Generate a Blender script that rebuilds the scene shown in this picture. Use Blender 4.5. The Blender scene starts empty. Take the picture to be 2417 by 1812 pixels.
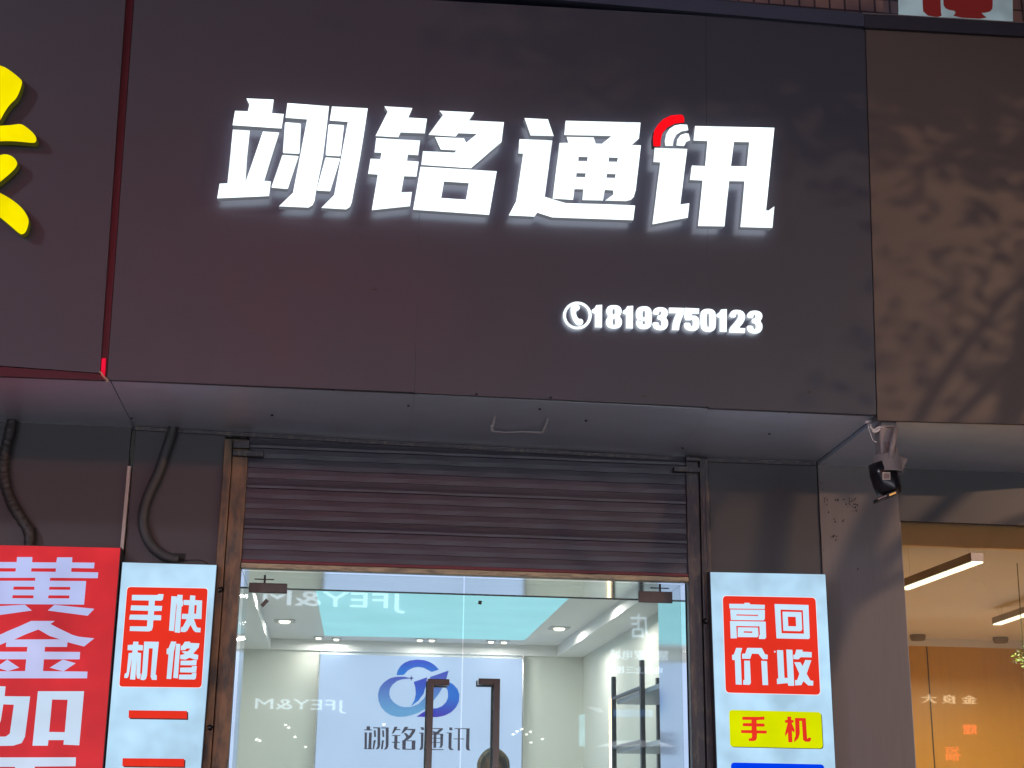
import bpy, math, random
from mathutils import Vector, Matrix
from mathutils.geometry import tessellate_polygon
random.seed(7)
S = bpy.context.scene
COL = S.collection
# ---------------------------------------------------------------- camera
PW, PH, F = 2417.0, 1812.0, 3439.1
YAW, PITCH, ROLL = 0.1188, 0.2886, 0.0130
CAM = Vector((0.4568, -7.1004, 1.4689))
_cy, _sy, _cp, _sp = math.cos(YAW), math.sin(YAW), math.cos(PITCH), math.sin(PITCH)
FW = Vector((_sy*_cp, _cy*_cp, _sp)); _r = Vector((_cy, -_sy, 0)); _u = _r.cross(FW)
_c, _s = math.cos(ROLL), math.sin(ROLL)
RT = _c*_r + _s*_u; UP = -_s*_r + _c*_u
cd = bpy.data.cameras.new('camera'); cam = bpy.data.objects.new('camera', cd); COL.objects.link(cam)
cd.sensor_width = 36; cd.lens = F/PW*36; cd.clip_end = 500; cd.clip_start = 0.05
cam.matrix_world = Matrix(((RT.x, UP.x, -FW.x, CAM.x), (RT.y, UP.y, -FW.y, CAM.y), (RT.z, UP.z, -FW.z, CAM.z), (0, 0, 0, 1)))
S.camera = cam
# ---------------------------------------------------------------- world: city night sky
w = bpy.data.worlds.new('World'); S.world = w; w.use_nodes = True
nt = w.node_tree; bg = nt.nodes['Background']
sky = nt.nodes.new('ShaderNodeTexSky'); sky.sky_type = 'NISHITA'; sky.sun_disc = False
sky.sun_elevation = math.radians(-4); sky.sun_rotation = math.radians(200)
addn = nt.nodes.new('ShaderNodeMix'); addn.data_type = 'RGBA'; addn.blend_type = 'ADD'
addn.inputs[0].default_value = 1.0
nt.links.new(sky.outputs[0], addn.inputs[6]); addn.inputs[7].default_value = (0.72, 0.80, 1.35, 1)
nt.links.new(addn.outputs[2], bg.inputs[0]); bg.inputs[1].default_value = 0.022
S.view_settings.view_transform = 'Standard'; S.view_settings.look = 'None'
S.view_settings.exposure = 0; S.view_settings.gamma = 1
S.render.engine = 'CYCLES'
S.cycles.max_bounces = 6; S.cycles.diffuse_bounces = 3; S.cycles.glossy_bounces = 4
S.cycles.transparent_max_bounces = 12; S.cycles.sample_clamp_indirect = 3.0
S.cycles.caustics_reflective = False; S.cycles.caustics_refractive = False
S.cycles.use_denoising = True

# ---------------------------------------------------------------- projection helpers
class Plane:
    def __init__(s, p, n): s.p = Vector(p); s.n = Vector(n).normalized()
    def off(s, d): return Plane(s.p + s.n*d, s.n)
def ray(px, py): return (FW*F + RT*(px-PW/2) - UP*(py-PH/2)).normalized()
def U(px, py, pl):
    d = ray(px, py); t = (pl.p-CAM).dot(pl.n)/d.dot(pl.n); return CAM + d*t
def PY(y): return Plane((0, y, 0), (0, -1, 0))
def PZ(z): return Plane((0, 0, z), (0, 0, -1))
def PX(x): return Plane((x, 0, 0), (-1, 0, 0))
SOFF, ZS, LEAN = 0.8792, 3.2651, 0.0838
FAS = Plane((0, -SOFF, ZS), (0, -1, -LEAN))
WALL = PY(0)
def Z(x0, y0, k):
    return lambda pts: [(x0+k*x, y0+k*y) for x, y in pts]
def chaikin(p, n=2):
    for _ in range(n):
        q = []
        for i in range(len(p)):
            a, b = p[i], p[(i+1) % len(p)]
            q += [(a[0]*.75+b[0]*.25, a[1]*.75+b[1]*.25), (a[0]*.25+b[0]*.75, a[1]*.25+b[1]*.75)]
        p = q
    return p
def rcorner(p, r=.12, n=5):
    out = []; m = len(p)
    for i in range(m):
        a, b, c = Vector(p[i-1]), Vector(p[i]), Vector(p[(i+1) % m])
        L = min((a-b).length, (c-b).length)*r
        p0 = b+(a-b).normalized()*L; p2 = b+(c-b).normalized()*L
        for k in range(n+1):
            t = k/n; q = p0*(1-t)**2 + b*2*t*(1-t) + p2*t*t; out.append((q.x, q.y))
    return out

# ---------------------------------------------------------------- materials
def lin(r, g, b):
    f = lambda v: (v/255/12.92 if v/255 <= .04045 else ((v/255+.055)/1.055)**2.4)
    return (f(r), f(g), f(b), 1)
def mat(name, col, rough=.5, metal=0, noise=0, nscale=8, stretch=(1, 1, 1), bump=0, bscale=60, spec=.5, rvar=0, col2=None, thr=None):
    m = bpy.data.materials.new(name); m.use_nodes = True; t = m.node_tree; b = t.nodes['Principled BSDF']
    b.inputs['Base Color'].default_value = col; b.inputs['Roughness'].default_value = rough
    b.inputs['Metallic'].default_value = metal; b.inputs['Specular IOR Level'].default_value = spec
    tc = t.nodes.new('ShaderNodeTexCoord'); mp = t.nodes.new('ShaderNodeMapping')
    mp.inputs['Scale'].default_value = stretch; t.links.new(tc.outputs['Object'], mp.inputs[0])
    if noise or col2:
        n = t.nodes.new('ShaderNodeTexNoise'); n.inputs['Scale'].default_value = nscale
        n.inputs['Detail'].default_value = 6; n.inputs['Roughness'].default_value = .6
        t.links.new(mp.outputs[0], n.inputs[0])
        mx = t.nodes.new('ShaderNodeMix'); mx.data_type = 'RGBA'
        c2 = col2 or tuple(c*(1-noise) for c in col[:3])+(1,)
        mx.inputs[6].default_value = col if col2 else tuple(c*(1+noise) for c in col[:3])+(1,)
        mx.inputs[7].default_value = c2
        if thr:
            rp = t.nodes.new('ShaderNodeMapRange'); rp.inputs[1].default_value = thr[0]; rp.inputs[2].default_value = thr[1]
            t.links.new(n.outputs[0], rp.inputs[0]); t.links.new(rp.outputs[0], mx.inputs[0])
        else: t.links.new(n.outputs[0], mx.inputs[0])
        t.links.new(mx.outputs[2], b.inputs['Base Color'])
        if rvar:
            rr = t.nodes.new('ShaderNodeMapRange'); rr.inputs[3].default_value = rough-rvar; rr.inputs[4].default_value = rough+rvar
            t.links.new(n.outputs[0], rr.inputs[0]); t.links.new(rr.outputs[0], b.inputs['Roughness'])
    if bump:
        n2 = t.nodes.new('ShaderNodeTexNoise'); n2.inputs['Scale'].default_value = bscale; n2.inputs['Detail'].default_value = 3
        t.links.new(mp.outputs[0], n2.inputs[0])
        bp = t.nodes.new('ShaderNodeBump'); bp.inputs['Strength'].default_value = bump; bp.inputs['Distance'].default_value = .01
        t.links.new(n2.outputs[0], bp.inputs['Height']); t.links.new(bp.outputs[0], b.inputs['Normal'])
    return m
def glow(name, col, st=1, var=0, vscale=3, gloss=.0):
    """a surface that gives off light, a bit uneven like tubes behind a skin"""
    m = bpy.data.materials.new(name); m.use_nodes = True; t = m.node_tree; b = t.nodes['Principled BSDF']
    b.inputs['Base Color'].default_value = tuple(c*.08 for c in col[:3])+(1,); b.inputs['Roughness'].default_value = .35
    b.inputs['Specular IOR Level'].default_value = gloss
    b.inputs['Emission Color'].default_value = col; b.inputs['Emission Strength'].default_value = st
    if var:
        tc = t.nodes.new('ShaderNodeTexCoord'); n = t.nodes.new('ShaderNodeTexNoise'); n.inputs['Scale'].default_value = vscale
        n.inputs['Detail'].default_value = 2; t.links.new(tc.outputs['Object'], n.inputs[0])
        r = t.nodes.new('ShaderNodeMapRange'); r.inputs[1].default_value = .3; r.inputs[2].default_value = .7
        r.inputs[3].default_value = st*(1-var); r.inputs[4].default_value = st*(1+var)
        t.links.new(n.outputs[0], r.inputs[0]); t.links.new(r.outputs[0], b.inputs['Emission Strength'])
    return m
def glassmat(name, tint=(.93, .97, .96, 1), refl=1.0, haze=.065):
    m = bpy.data.materials.new(name); m.use_nodes = True; t = m.node_tree; t.nodes.clear()
    o = t.nodes.new('ShaderNodeOutputMaterial'); tr = t.nodes.new('ShaderNodeBsdfTransparent'); tr.inputs[0].default_value = tint
    g = t.nodes.new('ShaderNodeBsdfGlossy'); g.inputs['Roughness'].default_value = .012
    fr = t.nodes.new('ShaderNodeFresnel'); fr.inputs[0].default_value = 1.6
    mu = t.nodes.new('ShaderNodeMath'); mu.operation = 'MULTIPLY'; mu.inputs[1].default_value = refl
    mx = t.nodes.new('ShaderNodeMixShader')
    t.links.new(fr.outputs[0], mu.inputs[0]); t.links.new(mu.outputs[0], mx.inputs[0])
    t.links.new(tr.outputs[0], mx.inputs[1]); t.links.new(g.outputs[0], mx.inputs[2])
    df = t.nodes.new('ShaderNodeBsdfTranslucent'); df.inputs[0].default_value = (.9, .93, 1, 1); m2 = t.nodes.new('ShaderNodeMixShader'); m2.inputs[0].default_value = haze  # translucent share stands in for the pale haze of street reflections
    t.links.new(mx.outputs[0], m2.inputs[1]); t.links.new(df.outputs[0], m2.inputs[2]); t.links.new(m2.outputs[0], o.inputs[0])
    return m
M = {}
M['fascia'] = mat('dark aluminium panel', (.046, .048, .064, 1), .33, 0, .14, 1.6, bump=.06, bscale=3, rvar=.09)
M['fascia_r'] = mat('brown aluminium panel', (.088, .064, .056, 1), .5, 0, .10, 3, bump=.02, bscale=5)
M['wallp'] = mat('grey cladding', (.050, .050, .056, 1), .40, 0, .08, 3, bump=.03, bscale=7)
M['pillar'] = mat('brushed grey cladding', (.155, .142, .145, 1), .5, 0, .16, 6, stretch=(14, 14, .7), bump=.04, bscale=30)
M['soffit'] = mat('soffit panel', (.82, .88, .98, 1), .40, .78, .12, 2.5, bump=.06, bscale=3, rvar=.05)
M['dark'] = mat('dark joint', (.008, .008, .010, 1), .7)
M['coping'] = mat('blue grey coping', (.035, .045, .075, 1), .5, 0, .15, 5)
M['trim'] = mat('pale aluminium trim', (.26, .25, .25, 1), .35, .5, .2, 20)
M['redtrim'] = mat('dark red trim', (.06, .008, .016, 1), .30, .3, .2, 8)
M['shutter'] = mat('purple grey shutter', (.054, .052, .070, 1), .38, .15, .12, 3, stretch=(1, 1, 8), rvar=.06)
M['rail'] = mat('rusty rail', (.24, .14, .08, 1), .5, .35, 0, 9, stretch=(3, 3, .8), bump=.25, bscale=70, col2=(.075, .062, .055, 1), thr=(.40, .64))
M['rail2'] = mat('worn dark rail', (.065, .060, .068, 1), .42, .4, 0, 14, stretch=(3, 3, .8), bump=.12, bscale=50, col2=(.17, .14, .11, 1), thr=(.5, .75))
M['botrail'] = mat('stained bottom rail', (.42, .36, .23, 1), .45, .3, 0, 16, stretch=(.6, 1, 4), col2=(.15, .13, .10, 1), thr=(.42, .66))
M['steel'] = mat('polished steel', (.72, .74, .76, 1), .07, 1, .05, 3, stretch=(1, 1, .3), rvar=.03)
M['steel2'] = mat('satin steel', (.55, .56, .6, 1), .24, 1, .15, 9)
M['bronze'] = mat('dark bronze', (.075, .058, .052, 1), .25, .7, .2, 12)
M['patch'] = mat('brown patch fitting', (.10, .085, .085, 1), .5, .1, .35, 25)
M['glass'] = glassmat('door glass', refl=1.5)
M['glass_r'] = glassmat('shop window glass', (.92, .90, .84, 1), 1.5, .018)
M['white'] = glow('white lit acrylic', (.86, .96, 1, 1), 1.5, .22, 7)
M['white_back'] = glow('back light', (.84, .90, 1, 1), 3.6)
M['side'] = glow('milky acrylic side', (.50, .54, .62, 1), .22, gloss=.6)
M['numside'] = glow('number acrylic side', (.8, .86, .95, 1), .38, gloss=.6)
M['redlit'] = glow('red lit acrylic', (1, .005, .012, 1), 1.0)
M['yellow'] = glow('yellow lit acrylic', (1, .84, 0, 1), .93, .10, 6)
M['yellow_side'] = glow('yellow side', (.10, .10, 0, 1), .35, gloss=.5)
M['film'] = glow('pale blue light box skin', lin(178, 216, 241), .98, .17, 6, .2)
M['film_red'] = glow('red print on light box', lin(229, 52, 36), .98, .06, 5)
M['film_outline'] = glow('white print outline', lin(235, 238, 246), 1.0)
M['film_redbox'] = glow('red light box skin', lin(216, 44, 52), .80, .22, 4, .2)
M['film_pale'] = glow('pale characters', lin(188, 204, 238), 1.0, .08, 4)
M['film_yellow'] = glow('yellow print', lin(214, 224, 0), 1.0, .06, 8)
M['film_blue'] = glow('blue print', lin(0, 62, 238), 1.0, .04, 8)
M['film_dark'] = mat('dark print edge', (.05, .05, .02, 1), .5)
M['int_wall'] = mat('shop wall paint', (.68, .68, .62, 1), .7, 0, .03, 3)
M['int_ceil'] = mat('shop ceiling paint', (.84, .82, .80, 1), .7, 0, .02, 3)
M['floor'] = mat('tiled floor', (.84, .83, .80, 1), .3, 0, .05, 2)
M['cyan'] = glow('stretch ceiling light', lin(158, 218, 230), 1.32, .05, 2)
M['panel'] = glow('lit logo panel', lin(190, 212, 248), 1.12, .04, 2, .3)
M['warm'] = glow('warm led strip', (1, .68, .38, 1), 7)
M['spot'] = glow('warm lamp', (1, .9, .75, 1), 3)
M['black'] = mat('black gloss', (.01, .01, .013, 1), .25)
M['blackm'] = mat('black frame', (.015, .013, .016, 1), .4)
M['hose'] = mat('grey corrugated hose', (.048, .048, .052, 1), .55, 0, .3, 30, bump=.3, bscale=30)
M['tape'] = mat('tape wrapped cable', (.035, .030, .030, 1), .5, 0, .4, 30, bump=.6, bscale=30)
M['camwhite'] = mat('white camera shell', (.26, .235, .235, 1), .35, 0, .04, 6)
M['asphalt'] = mat('asphalt', (.05, .05, .052, 1), .85, 0, .2, 20, bump=.3, bscale=90)
M['paving'] = mat('paving', (.42, .41, .40, 1), .8, 0, .1, 5, bump=.2, bscale=40)
M['facade'] = mat('far facade', (.20, .19, .19, 1), .8, 0, .1, 2)
M['shelf'] = mat('grey shelf', (.45, .47, .55, 1), .4)
M['caulk'] = mat('grey sealant', (.85, .85, .88, 1), .6, 0, .1, 30)

# ---------------------------------------------------------------- mesh helpers
def tag(o, label=None, cat=None, group=None, kind=None):
    if label: o['label'] = label
    if cat: o['category'] = cat
    if group: o['group'] = group
    if kind: o['kind'] = kind
    return o
def empty(name, loc=(0, 0, 0), label=None, cat=None, group=None):
    o = bpy.data.objects.new(name, None); COL.objects.link(o); o.location = loc; o.empty_display_size = .1
    tag(o, label, cat, group); return o
class MB:
    def __init__(s): s.v = []; s.f = []; s.sm = []
    def add(s, vs, fs, smooth=False):
        k = len(s.v); s.v += [Vector(v) for v in vs]; s.f += [tuple(i+k for i in f) for f in fs]; s.sm += [smooth]*len(fs); return s
    def box(s, x0, x1, y0, y1, z0, z1):
        return s.add([(x0, y0, z0), (x1, y0, z0), (x1, y1, z0), (x0, y1, z0), (x0, y0, z1), (x1, y0, z1), (x1, y1, z1), (x0, y1, z1)],
                     [(0, 3, 2, 1), (4, 5, 6, 7), (0, 1, 5, 4), (1, 2, 6, 5), (2, 3, 7, 6), (3, 0, 4, 7)])
    def quad(s, a, b, c, d): return s.add([a, b, c, d], [(0, 1, 2, 3)])
    def slab(s, pts, n, h):
        """polygon pts (3D) given thickness h behind it along -n"""
        k = len(pts); n = Vector(n).normalized()*h; pts = [Vector(p) for p in pts]
        tri = tessellate_polygon([pts])
        fs = [tuple(t) for t in tri] + [(a+k, c+k, b+k) for a, b, c in tri] + [(i, (i+1) % k, (i+1) % k+k, i+k) for i in range(k)]
        return s.add(pts+[p-n for p in pts], fs)
    def tube(s, pts, r, n=10, cap=True):
        pts = [Vector(p) for p in pts]; rings = []; rr = r if isinstance(r, (list, tuple)) else [r]*len(pts)
        d0 = (pts[1]-pts[0]).normalized(); a = d0.orthogonal().normalized()
        for i, p in enumerate(pts):
            d = (pts[min(i+1, len(pts)-1)]-pts[max(i-1, 0)]).normalized()
            a = (a-d*a.dot(d)).normalized(); b = d.cross(a)
            rings.append([p+(a*math.cos(2*math.pi*k/n)+b*math.sin(2*math.pi*k/n))*rr[i] for k in range(n)])
        vs = [v for r_ in rings for v in r_]; fs = []
        for i in range(len(pts)-1):
            for k in range(n):
                fs.append((i*n+k, i*n+(k+1) % n, (i+1)*n+(k+1) % n, (i+1)*n+k))
        if cap: fs += [tuple(range(n))[::-1], tuple(range((len(pts)-1)*n, len(pts)*n))]
        return s.add(vs, fs, True)
    def lathe(s, prof, c, n=28, ax=None):
        """prof list of (r,z); axis matrix ax"""
        c = Vector(c); vs = []; fs = []
        R = ax or Matrix.Identity(3)
        for r, z in prof:
            for k in range(n):
                a = 2*math.pi*k/n; vs.append(c + R @ Vector((r*math.cos(a), r*math.sin(a), z)))
        for i in range(len(prof)-1):
            for k in range(n): fs.append((i*n+k, i*n+(k+1) % n, (i+1)*n+(k+1) % n, (i+1)*n+k))
        return s.add(vs, fs, True)
    def build(s, name, m, parent=None, bevel=0):
        me = bpy.data.meshes.new(name); me.from_pydata(s.v, [], s.f)
        me.polygons.foreach_set('use_smooth', s.sm); me.materials.append(m); me.update()
        o = bpy.data.objects.new(name, me); COL.objects.link(o)
        if parent is not None:
            o.parent = parent; o.matrix_parent_inverse = Matrix.Translation(-parent_world(parent))
        if bevel:
            b = o.modifiers.new('bevel', 'BEVEL'); b.width = bevel; b.segments = 2; b.limit_method = 'ANGLE'
        return o
def parent_world(o):
    v = Vector(o.location)
    p = o.parent
    while p is not None: v = v*1 if p.type == 'MESH' else v; p = None
    return v if o.type == 'EMPTY' else Vector((0, 0, 0))
def shape(polys, pl, front=0.004, thick=0.004, z=None, back=False):
    """traced outlines laid on plane pl at height front; returns MB of face (and back) and MB of sides"""
    fm, bm_, sd = MB(), MB(), MB(); p2 = pl.off(front); n = pl.n*thick
    for poly in polys:
        outer, holes = (poly if isinstance(poly, tuple) and isinstance(poly[0], list) else (poly, []))
        loops = [outer]+list(holes)
        if z: loops = [z(l) for l in loops]
        L = [[U(x, y, p2) for x, y in l] for l in loops]
        tri = tessellate_polygon(L); allv = [v for l in L for v in l]
        # orient triangles toward pl.n
        def ori(t, vs, nn):
            a, b, c = (vs[i] for i in t); return t if (b-a).cross(c-a).dot(nn) > 0 else (t[0], t[2], t[1])
        fm.add(allv, [ori(t, allv, pl.n) for t in tri])
        bv = [v-n for v in allv]; bm_.add(bv, [ori(t, bv, -pl.n) for t in tri])
        for l in L:
            k = len(l); sd.add(l+[v-n for v in l], [(i, (i+1) % k, (i+1) % k+k, i+k) for i in range(k)])
    return fm, bm_, sd
def merged(ms):
    r = MB()
    for m in ms: k = len(r.v); r.v += m.v; r.f += [tuple(i+k for i in f) for f in m.f]; r.sm += m.sm
    return r
def printed(name, polys, pl, m, parent, front, thick=.002, z=None):
    f, b, s_ = shape(polys, pl, front, thick, z); return merged([f, s_]).build(name, m, parent)
def text(name, body, m, parent, loc, size, bold=0.0, ext=.01, rot=(math.pi/2, 0, math.pi), sx=1):
    c = bpy.data.curves.new(name, 'FONT'); c.body = body; c.size = size; c.extrude = ext; c.offset = bold
    c.align_x = 'CENTER'; c.align_y = 'CENTER'; c.resolution_u = 3
    t = bpy.data.objects.new(name, c); COL.objects.link(t)
    t.rotation_euler = rot; t.location = loc; t.scale = (sx, 1, 1)
    dg = bpy.context.evaluated_depsgraph_get(); dg.update()
    me = bpy.data.meshes.new_from_object(t.evaluated_get(dg))
    me.transform(t.matrix_basis); bpy.data.objects.remove(t); bpy.data.curves.remove(c)
    me.name = name; me.materials.clear(); me.materials.append(m)
    o = bpy.data.objects.new(name, me); COL.objects.link(o)
    if parent is not None: o.parent = parent; o.matrix_parent_inverse = Matrix.Translation(-parent_world(parent))
    return o
ZZ = lambda a, b: (a, b)

# ================================================================ setting
MB().box(-60, 60, -60, 40, -.3, 0).build('ground', M['asphalt'], None); tag(COL.objects['ground'], kind='structure')
pv = MB(); pv.box(-60, 60, -5.5, -.6, .0, .13); tag(pv.build('pavement', M['paving']), kind='structure')

# ================================================================ our shop building
bld = empty('shop_building', (1.1, 0, 0), 'dark clad storefront in the middle with deep overhanging fascia and an open lit shop inside', 'shop')
# fascia panels (three, split by two fine seams)
def fq(pts, d=0): return [U(x, y, FAS.off(d)) for x, y in pts]
def seam_panel(tl, tr, br, bl, m, par, name='fascia_panel', th=.03, d=0):
    return MB().slab(fq([tl, tr, br, bl], d), FAS.n, th).build(name, m, par, bevel=.0015)
# top edge runs above the frame on the left
topL = (332, -52)
def top(x): return 60+(x-2039)*0.0608 if x > 1500 else 27+(x-1500)*.055
FL = lambda y: 308.5-(y-120)*.0712     # left edge of the middle fascia in the photo
S1 = lambda y: 1003-(y-22)*.0268; S2 = lambda y: 1666+(y-66)*.0088; FR = lambda y: 2041.5+(y-61)*.0309
bot = lambda x: 894.7+(x-257.8)*(979-894.7)/(2069.8-257.8) - 2.5*math.sin((x-257.8)/1812*math.pi)
g = .75
seam_panel((FL(-40)+g, top(305)), (S1(0)-g, top(1003)), (S1(923)-g, bot(978)), (FL(895), bot(258)), M['fascia'], bld)
seam_panel((S1(0)+g, top(1003)), (S2(60)-g, top(1666)), (S2(960)-g, bot(1675)), (S1(923)+g, bot(978)), M['fascia'], bld, d=.001)
seam_panel((S2(60)+g, top(1666)+1), (FR(61)-1.5, top(2040)), (FR(979)-1.5, bot(2069)), (S2(960)+g, bot(1675)+3), M['fascia'], bld, d=.002)
# dark body behind the joints
MB().slab(fq([(FL(-40)-4, top(305)), (FR(61)+1, top(2040)), (FR(979)+1, bot(2069)-5), (FL(895)-1, bot(258)-4)], -.034), FAS.n, .03).build('fascia_core', M['dark'], bld)
# soffit: three panels from fascia to wall
def soff(pf0, pf1, pb1, pb0, par, m=None, dz=.012):
    a, b = U(*pf0, FAS.off(-.04)), U(*pf1, FAS.off(-.04)); c, d = U(*pb1, PY(-.002)), U(*pb0, PY(-.002))
    a.z += 0; o = MB().slab([a, b, c, d], (0, 0, -1), .02).build('soffit_panel', m or M['soffit'], par, bevel=.001); return o
soff((262, 898), (S1(923)-1, 930), (966, 1044), (317, 1006), bld)
soff((S1(923)+.6, 931), (1677, 965), (1585, 1077), (967.2, 1044), bld)
soff((1678.2, 965), (2064, 982.5), (1926, 1090), (1586.2, 1077), bld)
# slim angle trims where the soffit meets the wall
def strip(px0, px1, w_, pl, m, par, name='trim_strip', th=.012):
    (x0, y0), (x1, y1) = px0, px1
    return MB().slab([U(x0, y0, pl), U(x1, y1, pl), U(x1, y1+w_, pl), U(x0, y0+w_, pl)], pl.n, th).build(name, m, par)
strip((318, 1006), (967, 1044), 8, PY(-.016), M['rail2'], bld)
strip((967, 1044), (1586, 1078), 8, PY(-.016), M['rail2'], bld)
strip((1640, 1081), (1926, 1091), 7, PY(-.016), M['rail2'], bld)
# lower walls
WL = lambda y: 316.6-(y-1004)*.0835
def wallq(pts, y, m, par, name='wall_panel', th=.03):
    return MB().slab([U(a, b, PY(y)) for a, b in pts], (0, -1, 0), th).build(name, m, par)
def wallx(x0, x1, z0, z1, y, m, par, name='wall_panel', th=.03):
    return MB().box(x0, x1, y, y+th, z0, z1).build(name, m, par)
XL, X2 = U(316, 1010, WALL).x, U(1932, 1170, WALL).x
wallx(XL+.012, -.121, .13, 3.30, 0, M['wallp'], bld)
wallx(2.318, X2-.004, .13, 3.30, 0, M['wallp'], bld)
# side cheeks of the opening (polished steel) and the strip above the door
GY = .10
MB().box(-.03, -.001, .06, .68, .13, 2.75).build('door_jamb', M['steel'], bld)
MB().box(2.201, 2.23, .06, .68, .13, 2.75).build('door_jamb', M['steel'], bld)
hz1 = U(1100, 1365, PY(GY+.06)).z; hz0 = U(1100, 1413, PY(GY+.06)).z
# room
CZ = 3.0; BY = 6.5
xw0 = U(600, 1539, PY(BY)).x - .35; xw1 = U(1376, 1550, PY(BY)).x
FZ = .15
MB().box(xw0-.1, xw1+.1, .16, BY+.1, FZ-.05, FZ).build('shop_floor', M['floor'], bld)
MB().box(xw0, xw1, BY, BY+.1, FZ, 3.3).build('back_wall', M['int_wall'], bld)
MB().box(xw0-.1, xw0, .17, BY, FZ, 3.3).build('side_wall', M['int_wall'], bld)
MB().box(xw1, xw1+.1, .17, BY, FZ, 3.3).build('side_wall', M['int_wall'], bld)
MB().box(-.03, 2.23, .69, .72, 2.64, 3.1).build('front_wall', M['int_wall'], bld)
MB().box(xw0, xw1, .17, BY, CZ, CZ+.1).build('ceiling', M['int_ceil'], bld)
MB().box(xw0, -.031, .12, .17, FZ, 3.3).add([], []).build('front_wall', M['int_wall'], bld)
MB().box(2.231, xw1, .12, .17, FZ, 3.3).build('front_wall', M['int_wall'], bld)
MB().box(-.03, 2.23, .13, .17, 2.76, 3.3).build('front_wall', M['int_wall'], bld)
bxl = U(641, 1510, PZ(CZ)); bxr = U(1319.6, 1521, PZ(CZ))
BFY = (bxl.y+bxr.y)/2; BZ = U(980, 1541, PY(BFY)).z
MB().box(bxl.x, bxr.x, BFY, BY, BZ, CZ-.001).build('ceiling_beam', M['int_ceil'], bld)
MB().box(xw0, bxl.x, .72, BY, BZ, CZ-.001).build('ceiling_beam', M['int_ceil'], bld)
MB().box(bxr.x, xw1, .72, BY, BZ, CZ-.001).build('ceiling_beam', M['int_ceil'], bld)
# luminous stretch ceiling
cp = [U(*q, PZ(CZ-.012)) for q in [(735, 1330), (766, 1500), (1238, 1511), (1400, 1335)]]
cfl, cfr = cp[1], cp[2]
cnl = Vector((U(731, 1406, PZ(CZ)).x, 1.2, CZ-.012)); cnr = Vector((U(1318, 1424, PZ(CZ)).x, 1.2, CZ-.012))
cl = empty('ceiling_light', (1.2, 3, CZ-.01), 'large glowing pale cyan ceiling panel inside the middle shop', 'ceiling light')
MB().slab([cnl, cnr, cfr, cfl], (0, 0, -1), .01).build('light_panel', M['cyan'], cl)
# small lamps in the ceiling
GR = 'small lamps recessed in the shop ceiling'
def downlight(px, py, label, size=.10, z=CZ):
    c = U(px, py, PZ(z-.004)); t = empty('downlight', c, label, 'downlight', GR)
    MB().box(c.x-size/2, c.x+size/2, c.y-size*.5, c.y+size*.5, c.z-.006, c.z+.004).build('lamp_frame', M['steel2'], t)
    MB().lathe([(0, -.02), (size*.22, -.02), (size*.3, -.006)], c).build('lamp_bulb', M['spot'], t)
downlight(672, 1465, 'square downlight at the left of the glowing cyan ceiling', .17)
downlight(1320, 1482, 'square downlight at the right of the glowing cyan ceiling', .17)
for i, (x, y, lb) in enumerate([(752, 1504, 'leftmost small round lamp under the far edge of the cyan ceiling'), (794, 1507, 'second small lamp from the left along the far ceiling edge'),
    (991, 1509, 'third small lamp along the far ceiling edge, left of the door seam'), (1019, 1509.5, 'fourth small lamp along the far ceiling edge, nearest the door seam'),
    (1159, 1513, 'fifth small lamp along the far ceiling edge, right of the door seam'), (1190, 1514, 'rightmost small lamp under the far edge of the cyan ceiling')]):
    downlight(x, y, lb, .09)

def arealight(name, loc, size, power, col, par=None):
    ld = bpy.data.lights.new(name, 'AREA'); ld.energy = power; ld.color = col; ld.size = size
    lo = bpy.data.objects.new(name, ld); COL.objects.link(lo); lo.location = loc; return lo
for (x_, y_) in [((672+1320)/2, 1473)]: pass
for q in ((672, 1465), (1320, 1482)):
    c = U(*q, PZ(CZ)); 
    for dy in (0, -1.6): arealight('downlight_and_fill', (c.x, max(1.0, c.y+dy), CZ-.03), .15, 13, (1, .93, .88))  # the offset one nearer the door is an added unseen fill without fixture
for q in ((752, 1504), (794, 1507), (991, 1509), (1019, 1509.5), (1159, 1513), (1190, 1514)):
    c = U(*q, PZ(CZ)); arealight('downlight_and_fill', (c.x, c.y, CZ-.03), .08, 2.4, (1, .95, .90))
# back lit logo panel on the back wall
PL = PY(BY-.06)
lp = empty('logo_panel', U(995, 1680, PL), 'large pale blue lit panel with a blue ring logo on the shop back wall', 'lit sign')
a, b = U(757, 1543, PL), U(1233, 1550, PL)
MB().box(a.x, b.x, BY-.06, BY-.001, .75, min(a.z, BZ-.004)).build('panel_face', M['panel'], lp)
MB().box(a.x-.012, a.x-.001, BY-.065, BY-.001, .75, BZ-.004).build('panel_edge', M['steel2'], lp)
MB().box(b.x+.001, b.x+.012, BY-.065, BY-.001, .75, BZ-.004).build('panel_edge', M['steel2'], lp)
zP = Z(840, 1540, .16402)
def grad(name, c0, c1, z0, z1):
    m = glow(name, c0, .85); t = m.node_tree; b_ = t.nodes['Principled BSDF']
    tc = t.nodes.new('ShaderNodeTexCoord'); sp = t.nodes.new('ShaderNodeSeparateXYZ'); r = t.nodes.new('ShaderNodeMapRange')
    r.inputs[1].default_value = z0; r.inputs[2].default_value = z1; mx = t.nodes.new('ShaderNodeMix'); mx.data_type = 'RGBA'
    mx.inputs[6].default_value = c0; mx.inputs[7].default_value = c1
    t.links.new(tc.outputs['Object'], sp.inputs[0]); t.links.new(sp.outputs[2], r.inputs[0]); t.links.new(r.outputs[0], mx.inputs[0])
    t.links.new(mx.outputs[2], b_.inputs['Emission Color']); return m
zz = lambda y: U(980, 1540+.16402*y, PL).z
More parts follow.
